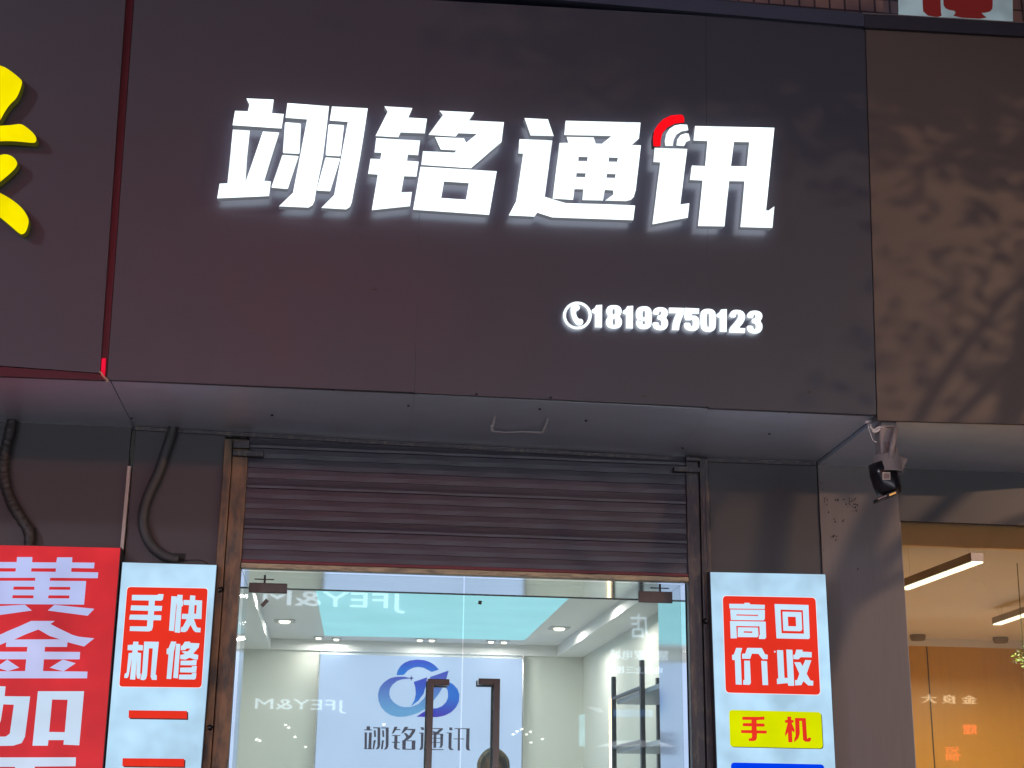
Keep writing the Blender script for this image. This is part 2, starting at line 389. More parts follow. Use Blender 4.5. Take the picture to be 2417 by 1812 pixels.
A1 = [(585, 325), (600, 260), (640, 195), (700, 145), (780, 112), (880, 100), (980, 108), (1070, 138), (1140, 185), (1195, 243), (1090, 278), (1030, 245), (970, 215), (890, 205), (820, 218), (750, 255), (690, 320)]
A2 = [(765, 360), (700, 348), (620, 345), (550, 352), (480, 375), (400, 430), (345, 500), (318, 590), (325, 690), (360, 780), (420, 850), (500, 900), (600, 925), (700, 922), (800, 900), (890, 870), (1000, 810),
      (1110, 700), (1190, 600), (1255, 490), (1300, 390), (1335, 258), (1070, 350), (1060, 450), (1030, 560), (980, 660), (900, 740), (800, 780), (700, 785), (620, 765), (550, 720), (500, 660), (480, 590), (490, 520), (530, 460), (590, 410), (660, 385), (765, 375)]
A3 = [(832, 422), (1025, 355), (1010, 470), (975, 590), (900, 690), (790, 775), (845, 680), (862, 590), (855, 500)]
A4 = [(1325, 415), (1400, 455), (1460, 520), (1490, 600), (1485, 700), (1440, 790), (1370, 860), (1280, 905), (1180, 928), (1060, 928), (870, 922), (980, 850), (1090, 805), (1170, 800), (1240, 770), (1300, 710), (1327, 640), (1325, 560), (1297, 490)]
ST = [(797, 325), (806, 358), (840, 368), (806, 378), (797, 412), (788, 378), (755, 368), (788, 358)]
sky_, blu, pur = lin(120, 185, 245), lin(40, 130, 240), lin(74, 60, 205)
printed('logo_arc', [A1], PL, grad('logo arc', blu, pur, zz(280), zz(110)), lp, .006, z=zP)
printed('logo_ring', [A2], PL, grad('logo ring', sky_, pur, zz(840), zz(330)), lp, .006, z=zP)
printed('logo_blade', [A3], PL, grad('logo blade', blu, pur, zz(720), zz(370)), lp, .009, z=zP)
printed('logo_ring', [A4], PL, grad('logo ring2', pur, blu, zz(900), zz(640)), lp, .004, z=zP)
printed('logo_star', [ST], PL, glow('logo star', lin(60, 50, 160), .8), lp, .01, z=zP)
TX = [[(155,1060),(205,1060),(205,1105),(232,1108),(232,1120),(120,1118),(120,1106),(152,1105)], [(125,1148),(160,1150),(158,1378),(178,1378),(190,1150),(230,1150),(222,1378),(235,1380),(235,1392),(108,1388),(125,1375)],
 [(248,1074),(352,1076),(350,1330),(335,1380),(285,1398),(310,1350),(312,1090),(248,1088)], [(258,1115),(285,1118),(290,1215),(262,1212)], [(255,1260),(288,1262),(262,1390),(240,1388)],
 [(368,1076),(472,1078),(470,1340),(450,1385),(402,1400),(430,1350),(430,1092),(368,1090)], [(378,1118),(405,1120),(408,1215),(382,1213)], [(375,1260),(405,1262),(385,1392),(360,1390)],
 [(555,1065),(600,1068),(585,1100),(642,1102),(640,1116),(575,1115),(545,1160),(515,1168),(540,1110)],
 [(518,1185),(642,1188),(640,1198),(600,1198),(598,1285),(635,1288),(632,1300),(595,1298),(592,1375),(635,1385),(632,1396),(570,1392),(548,1370),(550,1298),(518,1295),(518,1284),(552,1284),(555,1198),(518,1196)],
 [(700,1068),(755,1068),(740,1095),(860,1100),(850,1140),(800,1215),(750,1255),(715,1262),(655,1280),(700,1250),(725,1215),(690,1160),(720,1155),(765,1195),(810,1120),(730,1112),(690,1150),(650,1168)],
 ([(668,1262),(858,1264),(853,1398),(668,1396)], [[(720,1274),(805,1276),(803,1385),(716,1383)]]),
 [(930,1072),(975,1075),(985,1115),(945,1112)], [(912,1150),(975,1152),(970,1370),(945,1400),(912,1400),(935,1350),(938,1165),(912,1162)],
 [(1030,1085),(1255,1088),(1250,1110),(1190,1165),(1258,1170),(1252,1330),(1232,1368),(1195,1370),(1215,1340),(1215,1180),(1160,1180),(1155,1370),(1115,1370),(1118,1180),(1070,1178),(1065,1370),(1030,1370),(1032,1165),(1120,1160),(1090,1125),(1130,1135),(1165,1140),(1205,1100),(1030,1098)],
 [(1070,1225),(1215,1227),(1215,1237),(1070,1235)], [(1070,1287),(1215,1289),(1215,1299),(1070,1297)], [(975,1375),(1075,1388),(1262,1390),(1260,1402),(1060,1402),(970,1392)],
 [(1345,1075),(1385,1078),(1390,1118),(1345,1118)], [(1305,1150),(1380,1152),(1375,1375),(1405,1390),(1400,1402),(1350,1400),(1332,1370),(1335,1162),(1305,1160)],
 [(1420,1088),(1638,1090),(1632,1385),(1650,1410),(1600,1405),(1582,1370),(1590,1102),(1500,1100),(1500,1410),(1465,1408),(1470,1100),(1420,1100)], [(1410,1235),(1464,1236),(1464,1248),(1410,1246)], [(1502,1236),(1560,1238),(1558,1248),(1502,1247)]]
dkl = glow('dark lettering', lin(74, 70, 90), .9)
for a_, b_ in ((0, 8), (8, 12), (12, 18), (18, 23)): printed('character', TX[a_:b_], PL, dkl, lp, .005, z=zP)

# shelf unit along the right wall
SX = xw1-.34
p1 = U(1449, 1700, PX(SX)); p2 = U(1515, 1700, PX(SX))
sh = empty('display_shelf', (SX, (p1.y+p2.y)/2, FZ), 'black framed display shelf with grey boards and a warm light strip against the right wall', 'shelf')
t1 = U(1449, 1597, PX(SX)).z; YF, YN = p1.y, max(1.0, U(1515, 1569, PX(SX)).y)
shz = [FZ+.1, .8, 1.35, U(1455, 1660, PX(SX)).z]
for k, y in enumerate((YF, YN, YN-1.3)):
    if y < .8: continue
    for x in (SX, xw1-.02):
        MB().box(x-.014, x+.014, y-.02, y+.02, FZ, t1 if k == 0 else t1+.02).build('post', M['blackm'], sh)
for z_ in (.3, .85, 1.40, 1.9, shz[3]):
    MB().box(SX+.016, xw1-.036, max(.8, YN-1.28), YF-.022, z_, z_+.03).build('shelf_board', M['shelf'], sh)
    MB().box(SX-.012, SX+.012, YN+.022, YF-.022, z_+.031, z_+.05).build('rail', M['blackm'], sh)
YL_ = U(1440, 1700, PX(xw1-.01)).y
MB().box(xw1-.012, xw1-.002, YL_, YL_+.03, FZ, t1).build('glow_strip', M['warm'], sh)

# glass doors
DZ0, DZ1 = FZ+.01, U(1100, 1364, PY(GY)).z
seamx = U(1093, 1500, PY(GY)).x
for i, (x0, x1, lb) in enumerate([(.012, seamx-.004, 'left glass door leaf, the one with the dark tilted tag near its top corner'), (seamx+.004, 2.188, 'right glass door leaf, in front of the display shelf')]):
    d = empty('glass_door', ((x0+x1)/2, GY, FZ), lb, 'glass door', 'glass door leaves')
    MB().box(x0, x1, GY, GY+.012, DZ0, DZ1).build('door_glass', M['glass'], d)
    sd = 1 if i == 0 else -1
    hx = U(1016 if i == 0 else 1173, 1640, PY(GY-.07)).x; ht = U(1030, 1602, PY(GY-.07)).z if i == 0 else U(1150, 1601, PY(GY-.07)).z
    hw = .015; arm = .075
    for yy in (GY-.07, GY+.055):
        hb = MB(); hb.box(hx-hw, hx+hw, yy, yy+.014, .8, ht)
        hb.box(min(hx+sd*hw, hx+sd*(hw+arm)), max(hx+sd*hw, hx+sd*(hw+arm)), yy, yy+.014, ht-.03, ht)
        hb.build('handle', M['bronze'], d, bevel=.002)
    so = MB(); 
    ex = hx+sd*(hw+arm-.012)
    so.box(ex-.011, ex+.011, GY-.055, GY-.001, ht-.026, ht-.004); so.box(hx-.01, hx+.01, GY-.055, GY-.001, .9, .92)
    so.build('handle_standoff', M['steel2'], d)
    # patch fitting in the top outer corner
    qa = (588, 1374) if i == 0 else (1508, 1394); qb = (677, 1400) if i == 0 else (1588, 1423)
    A, B = U(*qa, PY(GY-.02)), U(*qb, PY(GY-.02))
    MB().box(A.x, B.x, GY-.018, GY-.001, B.z, A.z).build('patch_fitting', M['patch'], d, bevel=.003)
    cx = U(625 if i == 0 else 1557, 1370, PY(GY)).x
    kb = MB(); kb.box(cx-.005, cx+.005, GY-.008, GY+.004, A.z+.001, A.z+.04); kb.box(cx-.05, cx+.045, GY-.01, GY-.002, A.z+.016, A.z+.021); kb.build('pivot', M['blackm'], d)
# polished steel soffit of the door opening, seen from below
hd = empty('door_header', (1.1, GY+.05, 2.6), 'shiny steel strip lining the top of the door opening', 'door header')
MB().box(.0, 2.2, .055, .68, DZ1+.004, DZ1+.03).build('header_strip', mat('header steel', (.84, .84, .85, 1), .09, 1, .06, 4, rvar=.03, bump=.04, bscale=5), hd)
MB().box(.0, 2.2, .681, .69, DZ1+.000, DZ1+.03).build('header_edge', M['blackm'], hd)
zS = Z(570, 1340, 200/2212)
tg = printed('tag', [[(640, 800), (718, 865), (565, 1032), (492, 965)]], PY(GY), mat('grey tag', (.10, .09, .08, 1), .5), None, .003, .002, z=zS)
tag(tg, 'small dark grey tilted rectangle stuck near the top left corner of the glass door', 'sticker')
tg = printed('tag', [[(1130, 1417), (1138, 1418), (1136, 1427), (1128, 1425)]], PY(GY), M['blackm'], None, .003, .002)
tag(tg, 'tiny black block under the header just right of the door seam', 'sticker')

# ================================================================ roller shutter
sx = empty('roller_shutter', (1.1, 0, 2.6), 'purple grey ribbed roller shutter half rolled up above the glass doors', 'roller shutter')
zb = 2.598
prof = []; zc = zb+.045; k = 0
while zc < 3.27:
    lip = (k % 4 == 3)
    dd = .006 if k % 2 else .0
    prof += [(.0005, zc), (-.0045, zc+.0015), (-.0058, zc+.024), (-.005, zc+.047), (.0005, zc+.0485)] if not lip else [(.001, zc), (-.0075, zc+.002), (-.0085, zc+.014), (-.005, zc+.030), (-.0035, zc+.047), (.001, zc+.0485)]
    zc += .0505; k += 1
mb = MB(); n = len(prof); NX = 24
vs = []
for j in range(NX+1):
    x = 2.2*j/NX
    for (y, z_) in prof: vs.append((x, y+.0008*math.sin(j*1.7+z_*40), z_ + .0006*math.sin(j*.9)))
mb.add(vs, [(j*n+i, (j+1)*n+i, (j+1)*n+i+1, j*n+i+1) for j in range(NX) for i in range(n-1)]); mb.build('slats', M['shutter'], sx)
MB().box(.0, 2.2, .012, .03, zb+.02, 3.29).build('curtain_back', M['shutter'], sx)
MB().box(.001, 2.199, -.022, .010, zb+.0275, zb+.044).build('red_edge', mat('dark red edge', (.14, .03, .04, 1), .35, .2, .3, 12, stretch=(.5, 1, 1)), sx, bevel=.003)
MB().box(.001, 2.199, -.030, .014, zb, zb+.026).build('bottom_rail', M['botrail'], sx, bevel=.003)
for (a_, b_, m_, y0, nm) in [(-.119, -.079, 'rail', -.028, 'guide_rail'), (-.076, -.001, 'rail', -.020, 'guide_rail'), (2.201, 2.266, 'rail2', -.020, 'guide_rail'), (2.270, 2.3157, 'rail2', -.030, 'guide_rail')]:
    o = MB().box(a_, b_, y0, .03, .13, 3.235).build(nm, M[m_], sx, bevel=.004)
# ribs in the outer right guide
MB().box(2.279, 2.284, -.034, -.0305, .13, 3.22).build('guide_rib', M['rail2'], sx); MB().box(2.296, 2.301, -.034, -.0305, .13, 3.22).build('guide_rib', M['rail2'], sx)
MB().box(-.074, .004, -.05, -.021, 3.185, 3.222).build('bracket', M['rail2'], sx, bevel=.003); MB().box(-.074, .075, -.056, -.024, 3.145, 3.172).build('bracket', M['rail2'], sx, bevel=.003)
MB().box(2.195, 2.268, -.05, -.021, 3.215, 3.235).build('bracket', M['rail2'], sx, bevel=.003); MB().box(2.13, 2.266, -.056, -.024, 3.155, 3.182).build('bracket', M['rail2'], sx, bevel=.003)
for q, yy in (((521, 1392), -.030), ((496, 1717), -.030), ((1665, 1466), -.0355)):
    c = U(*q, PY(yy)); o = MB().lathe([(0, 0), (.012, 0), (.014, .003)], c, 14, Matrix.Rotation(math.pi/2, 3, 'X')).build('bolt', M['black'], sx)

# ================================================================ neighbours
lb_ = empty('shop_building', (-1.5, 0, 0), 'dark clad storefront at the left edge, behind the red light box', 'shop')
MB().slab(fq([(-500, -150), (LX0 := 298.5, -30), (235.5, 880), (-500, 826)], .012), FAS.n, .04).build('fascia_panel', M['fascia'], lb_)
MB().slab(fq([(-500, 830), (235.5, 881.5), (247, 897), (-500, 868)], .004), FAS.n, .03).build('fascia_trim', M['redtrim'], lb_)
MB().slab(fq([(300, -30), (FL(-40)-1.2, -40), (FL(895)-2, 893), (237, 880)], -.006), FAS.n, .03).build('fascia_trim', M['redtrim'], lb_)
MB().slab(fq([(240, 845), (250, 845), (247, 893), (238, 885)], .006), FAS.n, .004).build('glow_strip', glow('red glow', (1, .01, .05, 1), .75, .2, 20), lb_)  # red glow put into a small strip at the trim's lower corner
soff((-500, 862), (258, 897), (315, 1007), (-500, 975), lb_)
wallx(-3.6, XL-.012, .13, 3.32, 0, M['wallp'], lb_)
strip_x = XL
MB().box(XL-.011, XL+.004, -.022, 0, .13, U(305, 1100, PY(-.02)).z).build('edge_strip', mat('pale edge strip', (.50, .42, .40, 1), .5, 0, .2, 14, stretch=(1, 1, .4)), lb_)
# cord at the corner
# right neighbour
rb = empty('shop_building', (3.6, 0, 0), 'brown clad storefront at the right edge with a warm lit window', 'shop')
MB().slab(fq([(2043.5, 62), (2750, 100), (2750, 1010), (2071.5, 991.5)], .006), FAS.n, .03).build('fascia_panel', M['fascia_r'], rb)
soff((2070, 993), (2750, 1012), (2750, 1128), (1930, 1098.5), rb, M['soffit'])
X3 = U(2123, 1226, WALL).x
wallx(X2, X3-.004, .13, 3.32, -.012, M['pillar'], rb, 'pillar')
zt_r = U(2200, 1232, WALL).z
MB().box(X3-.003, 6.5, -.010, .02, zt_r, 3.32).build('wall_panel', M['wallp'], rb)
RC = 2.78
zh = U(2300, 1293, PY(.1)).z
M['rwood'] = mat('light wood panelling', (.55, .28, .03, 1), .4, 0, .14, 4, stretch=(7, 1, .35), bump=.05, bscale=12)
M['rhead'] = mat('brown header board', (.85, .48, .20, 1), .45, 0, .15, 3, stretch=(.5, 1, 3))
M['rceil'] = mat('tan ceiling', (.66, .64, .66, 1), .7)
MB().box(X3-.003, 6.5, .09, .12, zh, zt_r+.1).build('window_header', M['rhead'], rb)
RBY = 5.0
rcz = U(2300, 1512, PY(RBY)).z
# sloping back: ceiling level chosen so that its far edge falls where the photo shows it
MB().box(X3+.02, 6.5, .13, RBY, rcz, rcz+.05).build('ceiling', M['rceil'], rb)
rw = U(2300, 1528, PY(RBY)).z
MB().box(X3+.02, 6.5, RBY-.04, RBY, rw, rcz-.001).build('cornice', M['rceil'], rb)
MB().box(X3+.02, 6.5, RBY, RBY+.05, .15, rcz).build('back_wall', M['rwood'], rb)
MB().box(X3-.03, X3+.019, .13, RBY, .15, rcz+.4).build('side_wall', M['rwood'], rb)
MB().box(6.5, 6.55, .0, RBY, .15, rcz+.4).build('side_wall', M['rwood'], rb)
MB().box(X3, 6.5, .03, RBY, .10, .15).build('shop_floor', M['floor'], rb)
MB().box(X3+.02, 6.5, .12, .13, rcz-.0, 3.3).build('front_wall', M['rhead'], rb)
q1, q2 = U(2186, 1525, PY(RBY-.003)), U(2207, 1812, PY(RBY-.003))
MB().box(q1.x, q1.x+.008, RBY-.006, RBY-.001, .15, rw).build('panel_joint', M['blackm'], rb)
MB().box(X3+.002, 6.5, .02, .028, .15, zt_r-.002).build('window_glass', M['glass_r'], rb)
MB().box(X3-.003, X3+.001, -.008, .03, .15, zt_r-.002).build('window_frame', M['trim'], rb)
for i, (qa, qb, lb) in enumerate([((2134, 1392), (2308, 1328), 'nearest long white pendant bar lamp in the warm lit shop on the right'), ((2353, 1475), (2500, 1425), 'second pendant bar lamp, cut off by the right edge of the picture')]):
    zl = rcz-.22 if i == 0 else rcz-.12
    a_, b_ = U(*qa, PZ(zl)), U(*qb, PZ(zl)); d_ = (b_-a_); d_.z = 0; n_ = Vector((-d_.y, d_.x, 0)).normalized()*.028
    t = empty('pendant_lamp', (a_+b_)/2, lb, 'pendant lamp', 'bar lamps in the right shop')
    MB().slab([a_-n_, b_-n_, b_+n_, a_+n_], (0, 0, -1), .006).build('diffuser', glow('bar lamp', (1, .97, .72, 1), 3), t)
    up = Vector((0, 0, .007)); MB().slab([a_-n_*1.2+up, b_-n_*1.2+up, b_+n_*1.2+up, a_+n_*1.2+up], (0, 0, -1), .045).build('housing', M['trim'], t)
    for f_ in (.1, .9):
        c = a_.lerp(b_, f_)+Vector((0, 0, .052)); MB().tube([c, Vector((c.x, c.y, rcz))], .0007, 5).build('wire', M['trim'], t)
for q, lb in (((2166, 1497), 'dark round ceiling speaker on the left in the right shop'), ((2361, 1503), 'dark round ceiling speaker farther right in the right shop')):
    c = U(*q, PZ(rcz-.002)); t = empty('ceiling_speaker', c, lb, 'ceiling speaker', 'round fittings in the right shop ceiling')
    MB().lathe([(0, -.05), (.055, -.05), (.065, -.02), (.06, 0)], c).build('body', mat('speaker grey', (.16, .13, .11, 1), .6), t); MB().lathe([(.065, -.004), (.11, -.004), (.115, 0)], c).build('ring', M['rceil'], t)
for (x_, y_) in ((X3+.8, 1.2), (X3+2.2, 1.6), (X3+1.0, 3.4), (X3+2.6, 3.6)): arealight('bar_lamp_light', (x_, y_, rcz-.30), .5, 28, (1, .97, .92))
# little green plant leaves in the right window
pt = empty('hanging_plant', U(2412, 1552, PY(1.2)), 'small green leafy plant at the right edge inside the warm lit window', 'plant')
lm = MB(); c0 = U(2416, 1552, PY(1.2))
for i in range(80):
    p = c0+Vector((random.gauss(0, .026), random.gauss(0, .04), random.gauss(0, .034)))
    a_ = Vector((random.uniform(-1, 1), random.uniform(-1, 1), random.uniform(-1, 1))).normalized(); b_ = a_.orthogonal().normalized()
    lm.add([p-a_*.012, p+b_*.005, p+a_*.012, p-b_*.005], [(0, 1, 2, 3)])
lm.build('leaves', mat('leaf green', (.12, .20, .02, 1), .4), pt); MB().tube([c0+Vector((0, 0, -.02)), Vector((c0.x+.01, c0.y, rcz))], .003, 5).build('stem', mat('stem', (.08, .10, .03, 1), .6), pt)

# ================================================================ above the fascia
cpg = empty('coping', U(1700, 20, FAS), 'dark blue grey metal capping along the top of the fascias', 'coping')
def cap(pts, d, th, m=None): return MB().slab(fq(pts, d), FAS.n, th)
cap([(-400, -185), (2040, 31), (2040, 62), (-400, -150)], .03, .25).build('cap_strip', M['coping'], cpg)
cap([(2041, 31.5), (2750, 74), (2750, 103), (2041, 64)], .03, .25).build('cap_strip', mat('dark coping', (.02, .02, .032, 1), .5), cpg)
cap([(2036, 29), (2750, 71.5), (2750, 74), (2036, 31)], .035, .25).build('cap_lip', M['trim'], cpg)
UBY = -.35
tw = bpy.data.materials.new('pink wall tiles'); tw.use_nodes = True; t = tw.node_tree; b_ = t.nodes['Principled BSDF']
br = t.nodes.new('ShaderNodeTexBrick'); tc = t.nodes.new('ShaderNodeTexCoord'); mp = t.nodes.new('ShaderNodeMapping'); mp.inputs['Rotation'].default_value = (math.pi/2, 0, 0)
t.links.new(tc.outputs['Object'], mp.inputs[0]); t.links.new(mp.outputs[0], br.inputs[0])
br.offset = 0; br.inputs['Scale'].default_value = 1; br.inputs['Brick Width'].default_value = .085; br.inputs['Row Height'].default_value = .085; br.inputs['Mortar Size'].default_value = .006
br.inputs['Color1'].default_value = (.15, .10, .10, 1); br.inputs['Color2'].default_value = (.11, .075, .085, 1); br.inputs['Mortar'].default_value = (.015, .01, .02, 1)
t.links.new(br.outputs[0], b_.inputs['Base Color']); b_.inputs['Roughness'].default_value = .5
ub = MB().box(-8, 12, UBY, UBY+.3, 4.9, 9).build('tiled_wall', tw); tag(ub, 'pink square tiled upper wall seen above the dark capping', 'wall')
US = PY(UBY-.08); us = empty('upper_sign', U(2240, 10, US), 'white upper sign board with a dull red character, cut by the top edge', 'sign')
MB().slab([U(2127, -150, US), U(2388, -140, US), U(2391, 55, US), U(2129, 40, US)], (0, -1, 0), .05).build('board', glow('dim sign board', lin(150, 168, 176), .55, .35, 4), us)
zU = Z(1500, 0, .41456); ur = glow('dull red print', lin(112, 34, 34), .62)
printed('character', [chaikin([(1635, -120), (1735, -120), (1738, 60), (1745, 98), (1640, 84), (1634, 0)], 1),
    chaikin([(1760, -120), (2030, -120), (2035, 20), (2030, 60), (1990, 72), (1965, 70), (2010, 108), (1805, 96), (1830, 62), (1770, 52), (1750, 20)], 1)], US, ur, us, .006, z=zU)

# ================================================================ marks and screws on the main soffit and fascia
def onsof(px, py):
    """point on the middle soffit"""
    a, b, c = U(262, 898, FAS.off(-.04)), U(2064, 982.5, FAS.off(-.04)), U(1300, 1063, PY(-.002))
    n_ = (b-a).cross(c-a).normalized(); n_ = n_ if n_.z < 0 else -n_
    return U(px, py, Plane(a, n_).off(.003))
zT = Z(1100, 900, .30151)
cm = MB(); tp = [(228, 270), (218, 318), (203, 345), (205, 388), (300, 398), (430, 391), (600, 396), (625, 340), (640, 285)]; tw_ = [16, 22, 26, 18, 14, 12, 22, 22, 18]
for i in range(len(tp)-1):
    (x0, y0), (x1, y1) = tp[i], tp[i+1]; dx, dy = x1-x0, y1-y0; L = math.hypot(dx, dy); nx, ny = -dy/L/2, dx/L/2
    P4 = [(x0+nx*tw_[i], y0+ny*tw_[i]*.6), (x1+nx*tw_[i+1], y1+ny*tw_[i+1]*.6), (x1-nx*tw_[i+1], y1-ny*tw_[i+1]*.6), (x0-nx*tw_[i], y0-ny*tw_[i]*.6)]
    cm.slab([onsof(*q) - Vector((0, 0, .0006*i)) for q in zT(P4)], (0, 0, -1), .001)
tag(cm.build('sealant_line', M['caulk']), 'open square line of pale grey sealant on the middle soffit', 'sealant mark')
sc = MB()
for q in [(642, 980), (964, 958), (1274, 965.5), (1383, 993), (1816, 1024), (1863, 973), (1611, 1057), (786, 920), (582, 910), (311, 987), (1125, 930), (1300, 938)]:
    c = onsof(*q); MB().lathe([(0, -.002), (.006, -.002), (.007, .002)], c, 10).build('screw_head', M['black'], bld)
for q in [(885, 683), (1520, 935), (1910, 925)]:
    c = U(*q, FAS.off(.003)); MB().slab([c+Vector((-.016, 0, 0)), c+Vector((-.002, 0, -.004)), c+Vector((.014, 0, -.001)), c+Vector((.004, 0, .005))], FAS.n, .001).build('scratch', mat('scratch', (.03, .02, .02, 1), .6), bld)

# ================================================================ big lit characters
z1 = Z(480, 200, 720/2212); z2 = Z(1180, 240, 720/2212); z3 = Z(1300, 690, 540/2212); z4 = Z(0, 120, .3016)
def lit(name, label, cat, group, polys, z, front=.085, thick=.042, face='white', side='side', back='white_back', extra=()):
    fm, bk, sd = shape(polys, FAS, front, thick, z)
    c = sum(fm.v, Vector())/len(fm.v); t = empty(name, c, label, cat, group)
    fm.build('lit_face', M[face], t); sd.build('side_wall', M[side], t); bk.build('back_glow', M[back], t)
    for (nm, pp, fc) in extra:
        f2, b2, s2 = shape(pp, FAS, front, thick, z); f2.build(nm, M[fc], t); s2.build('side_wall', M[side] if fc != 'redlit' else M['redtrim'], t); b2.build('back_glow', M[back], t)
    # acrylic foot plate line and little screws under the letter
    return t
rd = lambda *p: list(p)
G1 = 'large white glowing characters of the shop name'
YI = [[(312,98),(510,106),(497,205),(583,211),(567,316),(212,292),(230,188),(323,191),(334,142)],
      [(214,324),(337,332),(318,520),(305,706),(432,338),(550,346),(442,695),(490,700),(476,806),(100,823),(118,716),(175,714)],
      [(610,132),(912,154),(868,520),(815,780),(806,840),(792,872),(762,890),(548,880),(650,782),(700,520),(752,250),(596,238)],
      rcorner([(592,270),(708,280),(697,500),(576,495)], .08, 2), rcorner([(573,507),(692,516),(612,755),(492,745)], .06, 2),
      [(932,156),(1192,170),(1140,510),(1085,800),(1076,850),(1062,885),(1035,902),(855,892),(948,798),(1000,520),(1048,268),(917,258)],
      rcorner([(908,286),(1020,292),(994,518),(886,512)], .08, 2), rcorner([(886,525),(993,533),(920,772),(820,765)], .06, 2)]
lit('sign_character', 'first large white glowing character from the left on the middle fascia', 'sign character', G1, YI, z1)
MI = [[(1313,155),(1515,168),(1486,237),(1622,245),(1606,352),(1430,345),(1414,380),(1249,370),(1337,195)],
      [(1254,386),(1572,403),(1558,510),(1484,506),(1477,550),(1562,556),(1545,665),(1455,662),(1436,778),(1513,776),(1498,880),(1222,908),(1265,650),(1195,645),(1212,535),(1283,538),(1292,492),(1241,490)],
      [(1712,187),(1963,200),(1925,258),(2180,270),(2162,415),(1940,604),(1580,580),(1592,480),(1820,492),(1838,475),(1722,468),(1680,378),(1890,387),(1905,420),(1985,355),(1848,350),(1830,374),(1632,362),(1738,218)],
      ([(1575,593),(2128,626),(2072,942),(1521,905)], [[(1745,700),(1925,712),(1905,832),(1724,820)]])]
lit('sign_character', 'second large white glowing character, with a square hole at its lower right', 'sign character', G1, MI, z1)
TO = [[(178,117),(348,126),(390,248),(222,244)],
      [(142,270),(380,280),(325,688),(478,735),(770,742),(980,752),(966,858),(380,838),(270,803),(250,832),(64,823),(118,722),(168,376),(134,374)],
      ([(477,137),(1020,150),(1008,265),(955,313),(1022,315),(985,640),(970,690),(950,710),(915,720),(762,716),(822,672),(822,642),(760,638),(748,716),(598,712),(605,634),(540,632),(530,710),(382,702),(432,298),(496,297),(484,254),(680,258),(695,302),(740,304),(808,248),(467,240)],
       [[(570,398),(637,400),(632,431),(568,430)], [(790,403),(856,405),(850,436),(788,434)], [(555,516),(622,518),(617,548),(552,546)], [(775,522),(840,524),(834,553),(772,551)]])]
lit('sign_character', 'third large white glowing character, with four small square holes', 'sign character', G1, TO, z2)
XU = [[(1122,333),(1358,342),(1308,744),(1374,735),(1362,840),(1106,888),(1162,440),(1112,436)],
      ([(1415,175),(1990,188),(1930,786),(1948,788),(1990,758),(1976,914),(1744,908),(1774,576),(1662,574),(1628,903),(1437,900),(1470,570),(1378,566),(1392,462),(1488,466),(1505,284),(1404,280)], [[(1697,290),(1808,292),(1790,468),(1675,466)]])]
redarc = [(1113,320),(1110,260),(1120,205),(1145,165),(1185,125),(1240,98),(1310,92),(1330,100),(1337,125),(1335,150),(1270,157),(1215,185),(1180,225),(1168,270),(1165,320),(1140,325)]
arc1 = [(1200,320),(1195,285),(1205,235),(1230,195),(1268,170),(1310,163),(1358,166),(1366,205),(1315,215),(1280,238),(1260,275),(1254,320)]
arc2 = [(1280,316),(1285,275),(1310,240),(1345,228),(1368,230),(1380,278),(1350,290),(1335,320)]
lit('sign_character', 'fourth large white glowing character, topped by a red and white signal arc', 'sign character', G1, XU, z2,
    extra=[('signal_arc', [redarc], 'redlit'), ('signal_arc', [arc1], 'white'), ('signal_arc', [arc2], 'white')])
# thin clear lips showing below the characters
# ---------------- phone number
G2 = 'small white glowing digits of the phone number'
ONE = [(497,118),(495,338),(427,336),(427,205),(412,200),(397,190),(397,168),(425,150),(440,122)]
EIGHT = (chaikin([(610,120),(660,128),(686,160),(684,200),(665,232),(688,260),(690,305),(668,340),(610,352),(555,340),(533,305),(535,262),(556,232),(536,200),(536,160),(560,128)], 1),
         [chaikin([(608,155),(620,165),(620,205),(608,215),(597,205),(597,165)], 1), chaikin([(610,250),(624,260),(624,305),(612,318),(600,305),(600,262)], 1)])
NINE = (chaikin([(902,130),(950,138),(978,175),(977,300),(960,340),(905,357),(850,348),(825,315),(823,268),(885,270),(888,300),(900,312),(912,305),(914,272),(870,282),(835,265),(823,235),(822,180),(845,142)], 1),
        [chaikin([(900,172),(914,185),(912,235),(900,245),(888,232),(888,185)], 1)])
THREE = chaikin([(1065,140),(1110,150),(1134,180),(1132,215),(1112,245),(1134,270),(1135,320),(1110,355),(1060,368),(1005,355),(985,325),(984,286),(1045,288),(1048,318),(1058,325),(1070,315),(1070,280),(1058,265),(1030,262),(1032,220),(1060,218),(1068,205),(1068,185),(1058,180),(1047,188),(1046,216),(985,213),(988,175),(1015,148)], 1)
SEVEN = [(1143,146),(1292,150),(1288,200),(1262,265),(1248,310),(1240,365),(1170,364),(1180,290),(1197,240),(1215,200),(1142,200)]
FIVE = chaikin([(1298,148),(1298,148),(1436,155),(1436,155),(1433,205),(1433,205),(1365,202),(1362,225),(1400,222),(1432,245),(1440,290),(1432,345),(1400,370),(1355,374),(1305,360),(1288,330),(1287,290),(1350,292),(1352,318),(1362,328),(1372,318),(1372,275),(1362,262),(1350,270),(1288,268)], 1)
FIVE = [p for i, p in enumerate(FIVE) if i == 0 or p != FIVE[i-1]]
ZERO = (chaikin([(1520,155),(1572,165),(1597,200),(1598,335),(1575,370),(1522,384),(1470,370),(1447,335),(1445,200),(1468,165)], 1), [chaikin([(1520,200),(1532,210),(1534,325),(1522,338),(1510,325),(1508,210)], 1)])
TWO = chaikin([(1800,165),(1850,175),(1880,210),(1878,260),(1850,310),(1814,343),(1880,345),(1880,345),(1878,392),(1878,392),(1725,388),(1725,388),(1727,345),(1790,275),(1812,240),(1812,215),(1800,205),(1790,215),(1788,243),(1727,241),(1730,205),(1755,172)], 1)
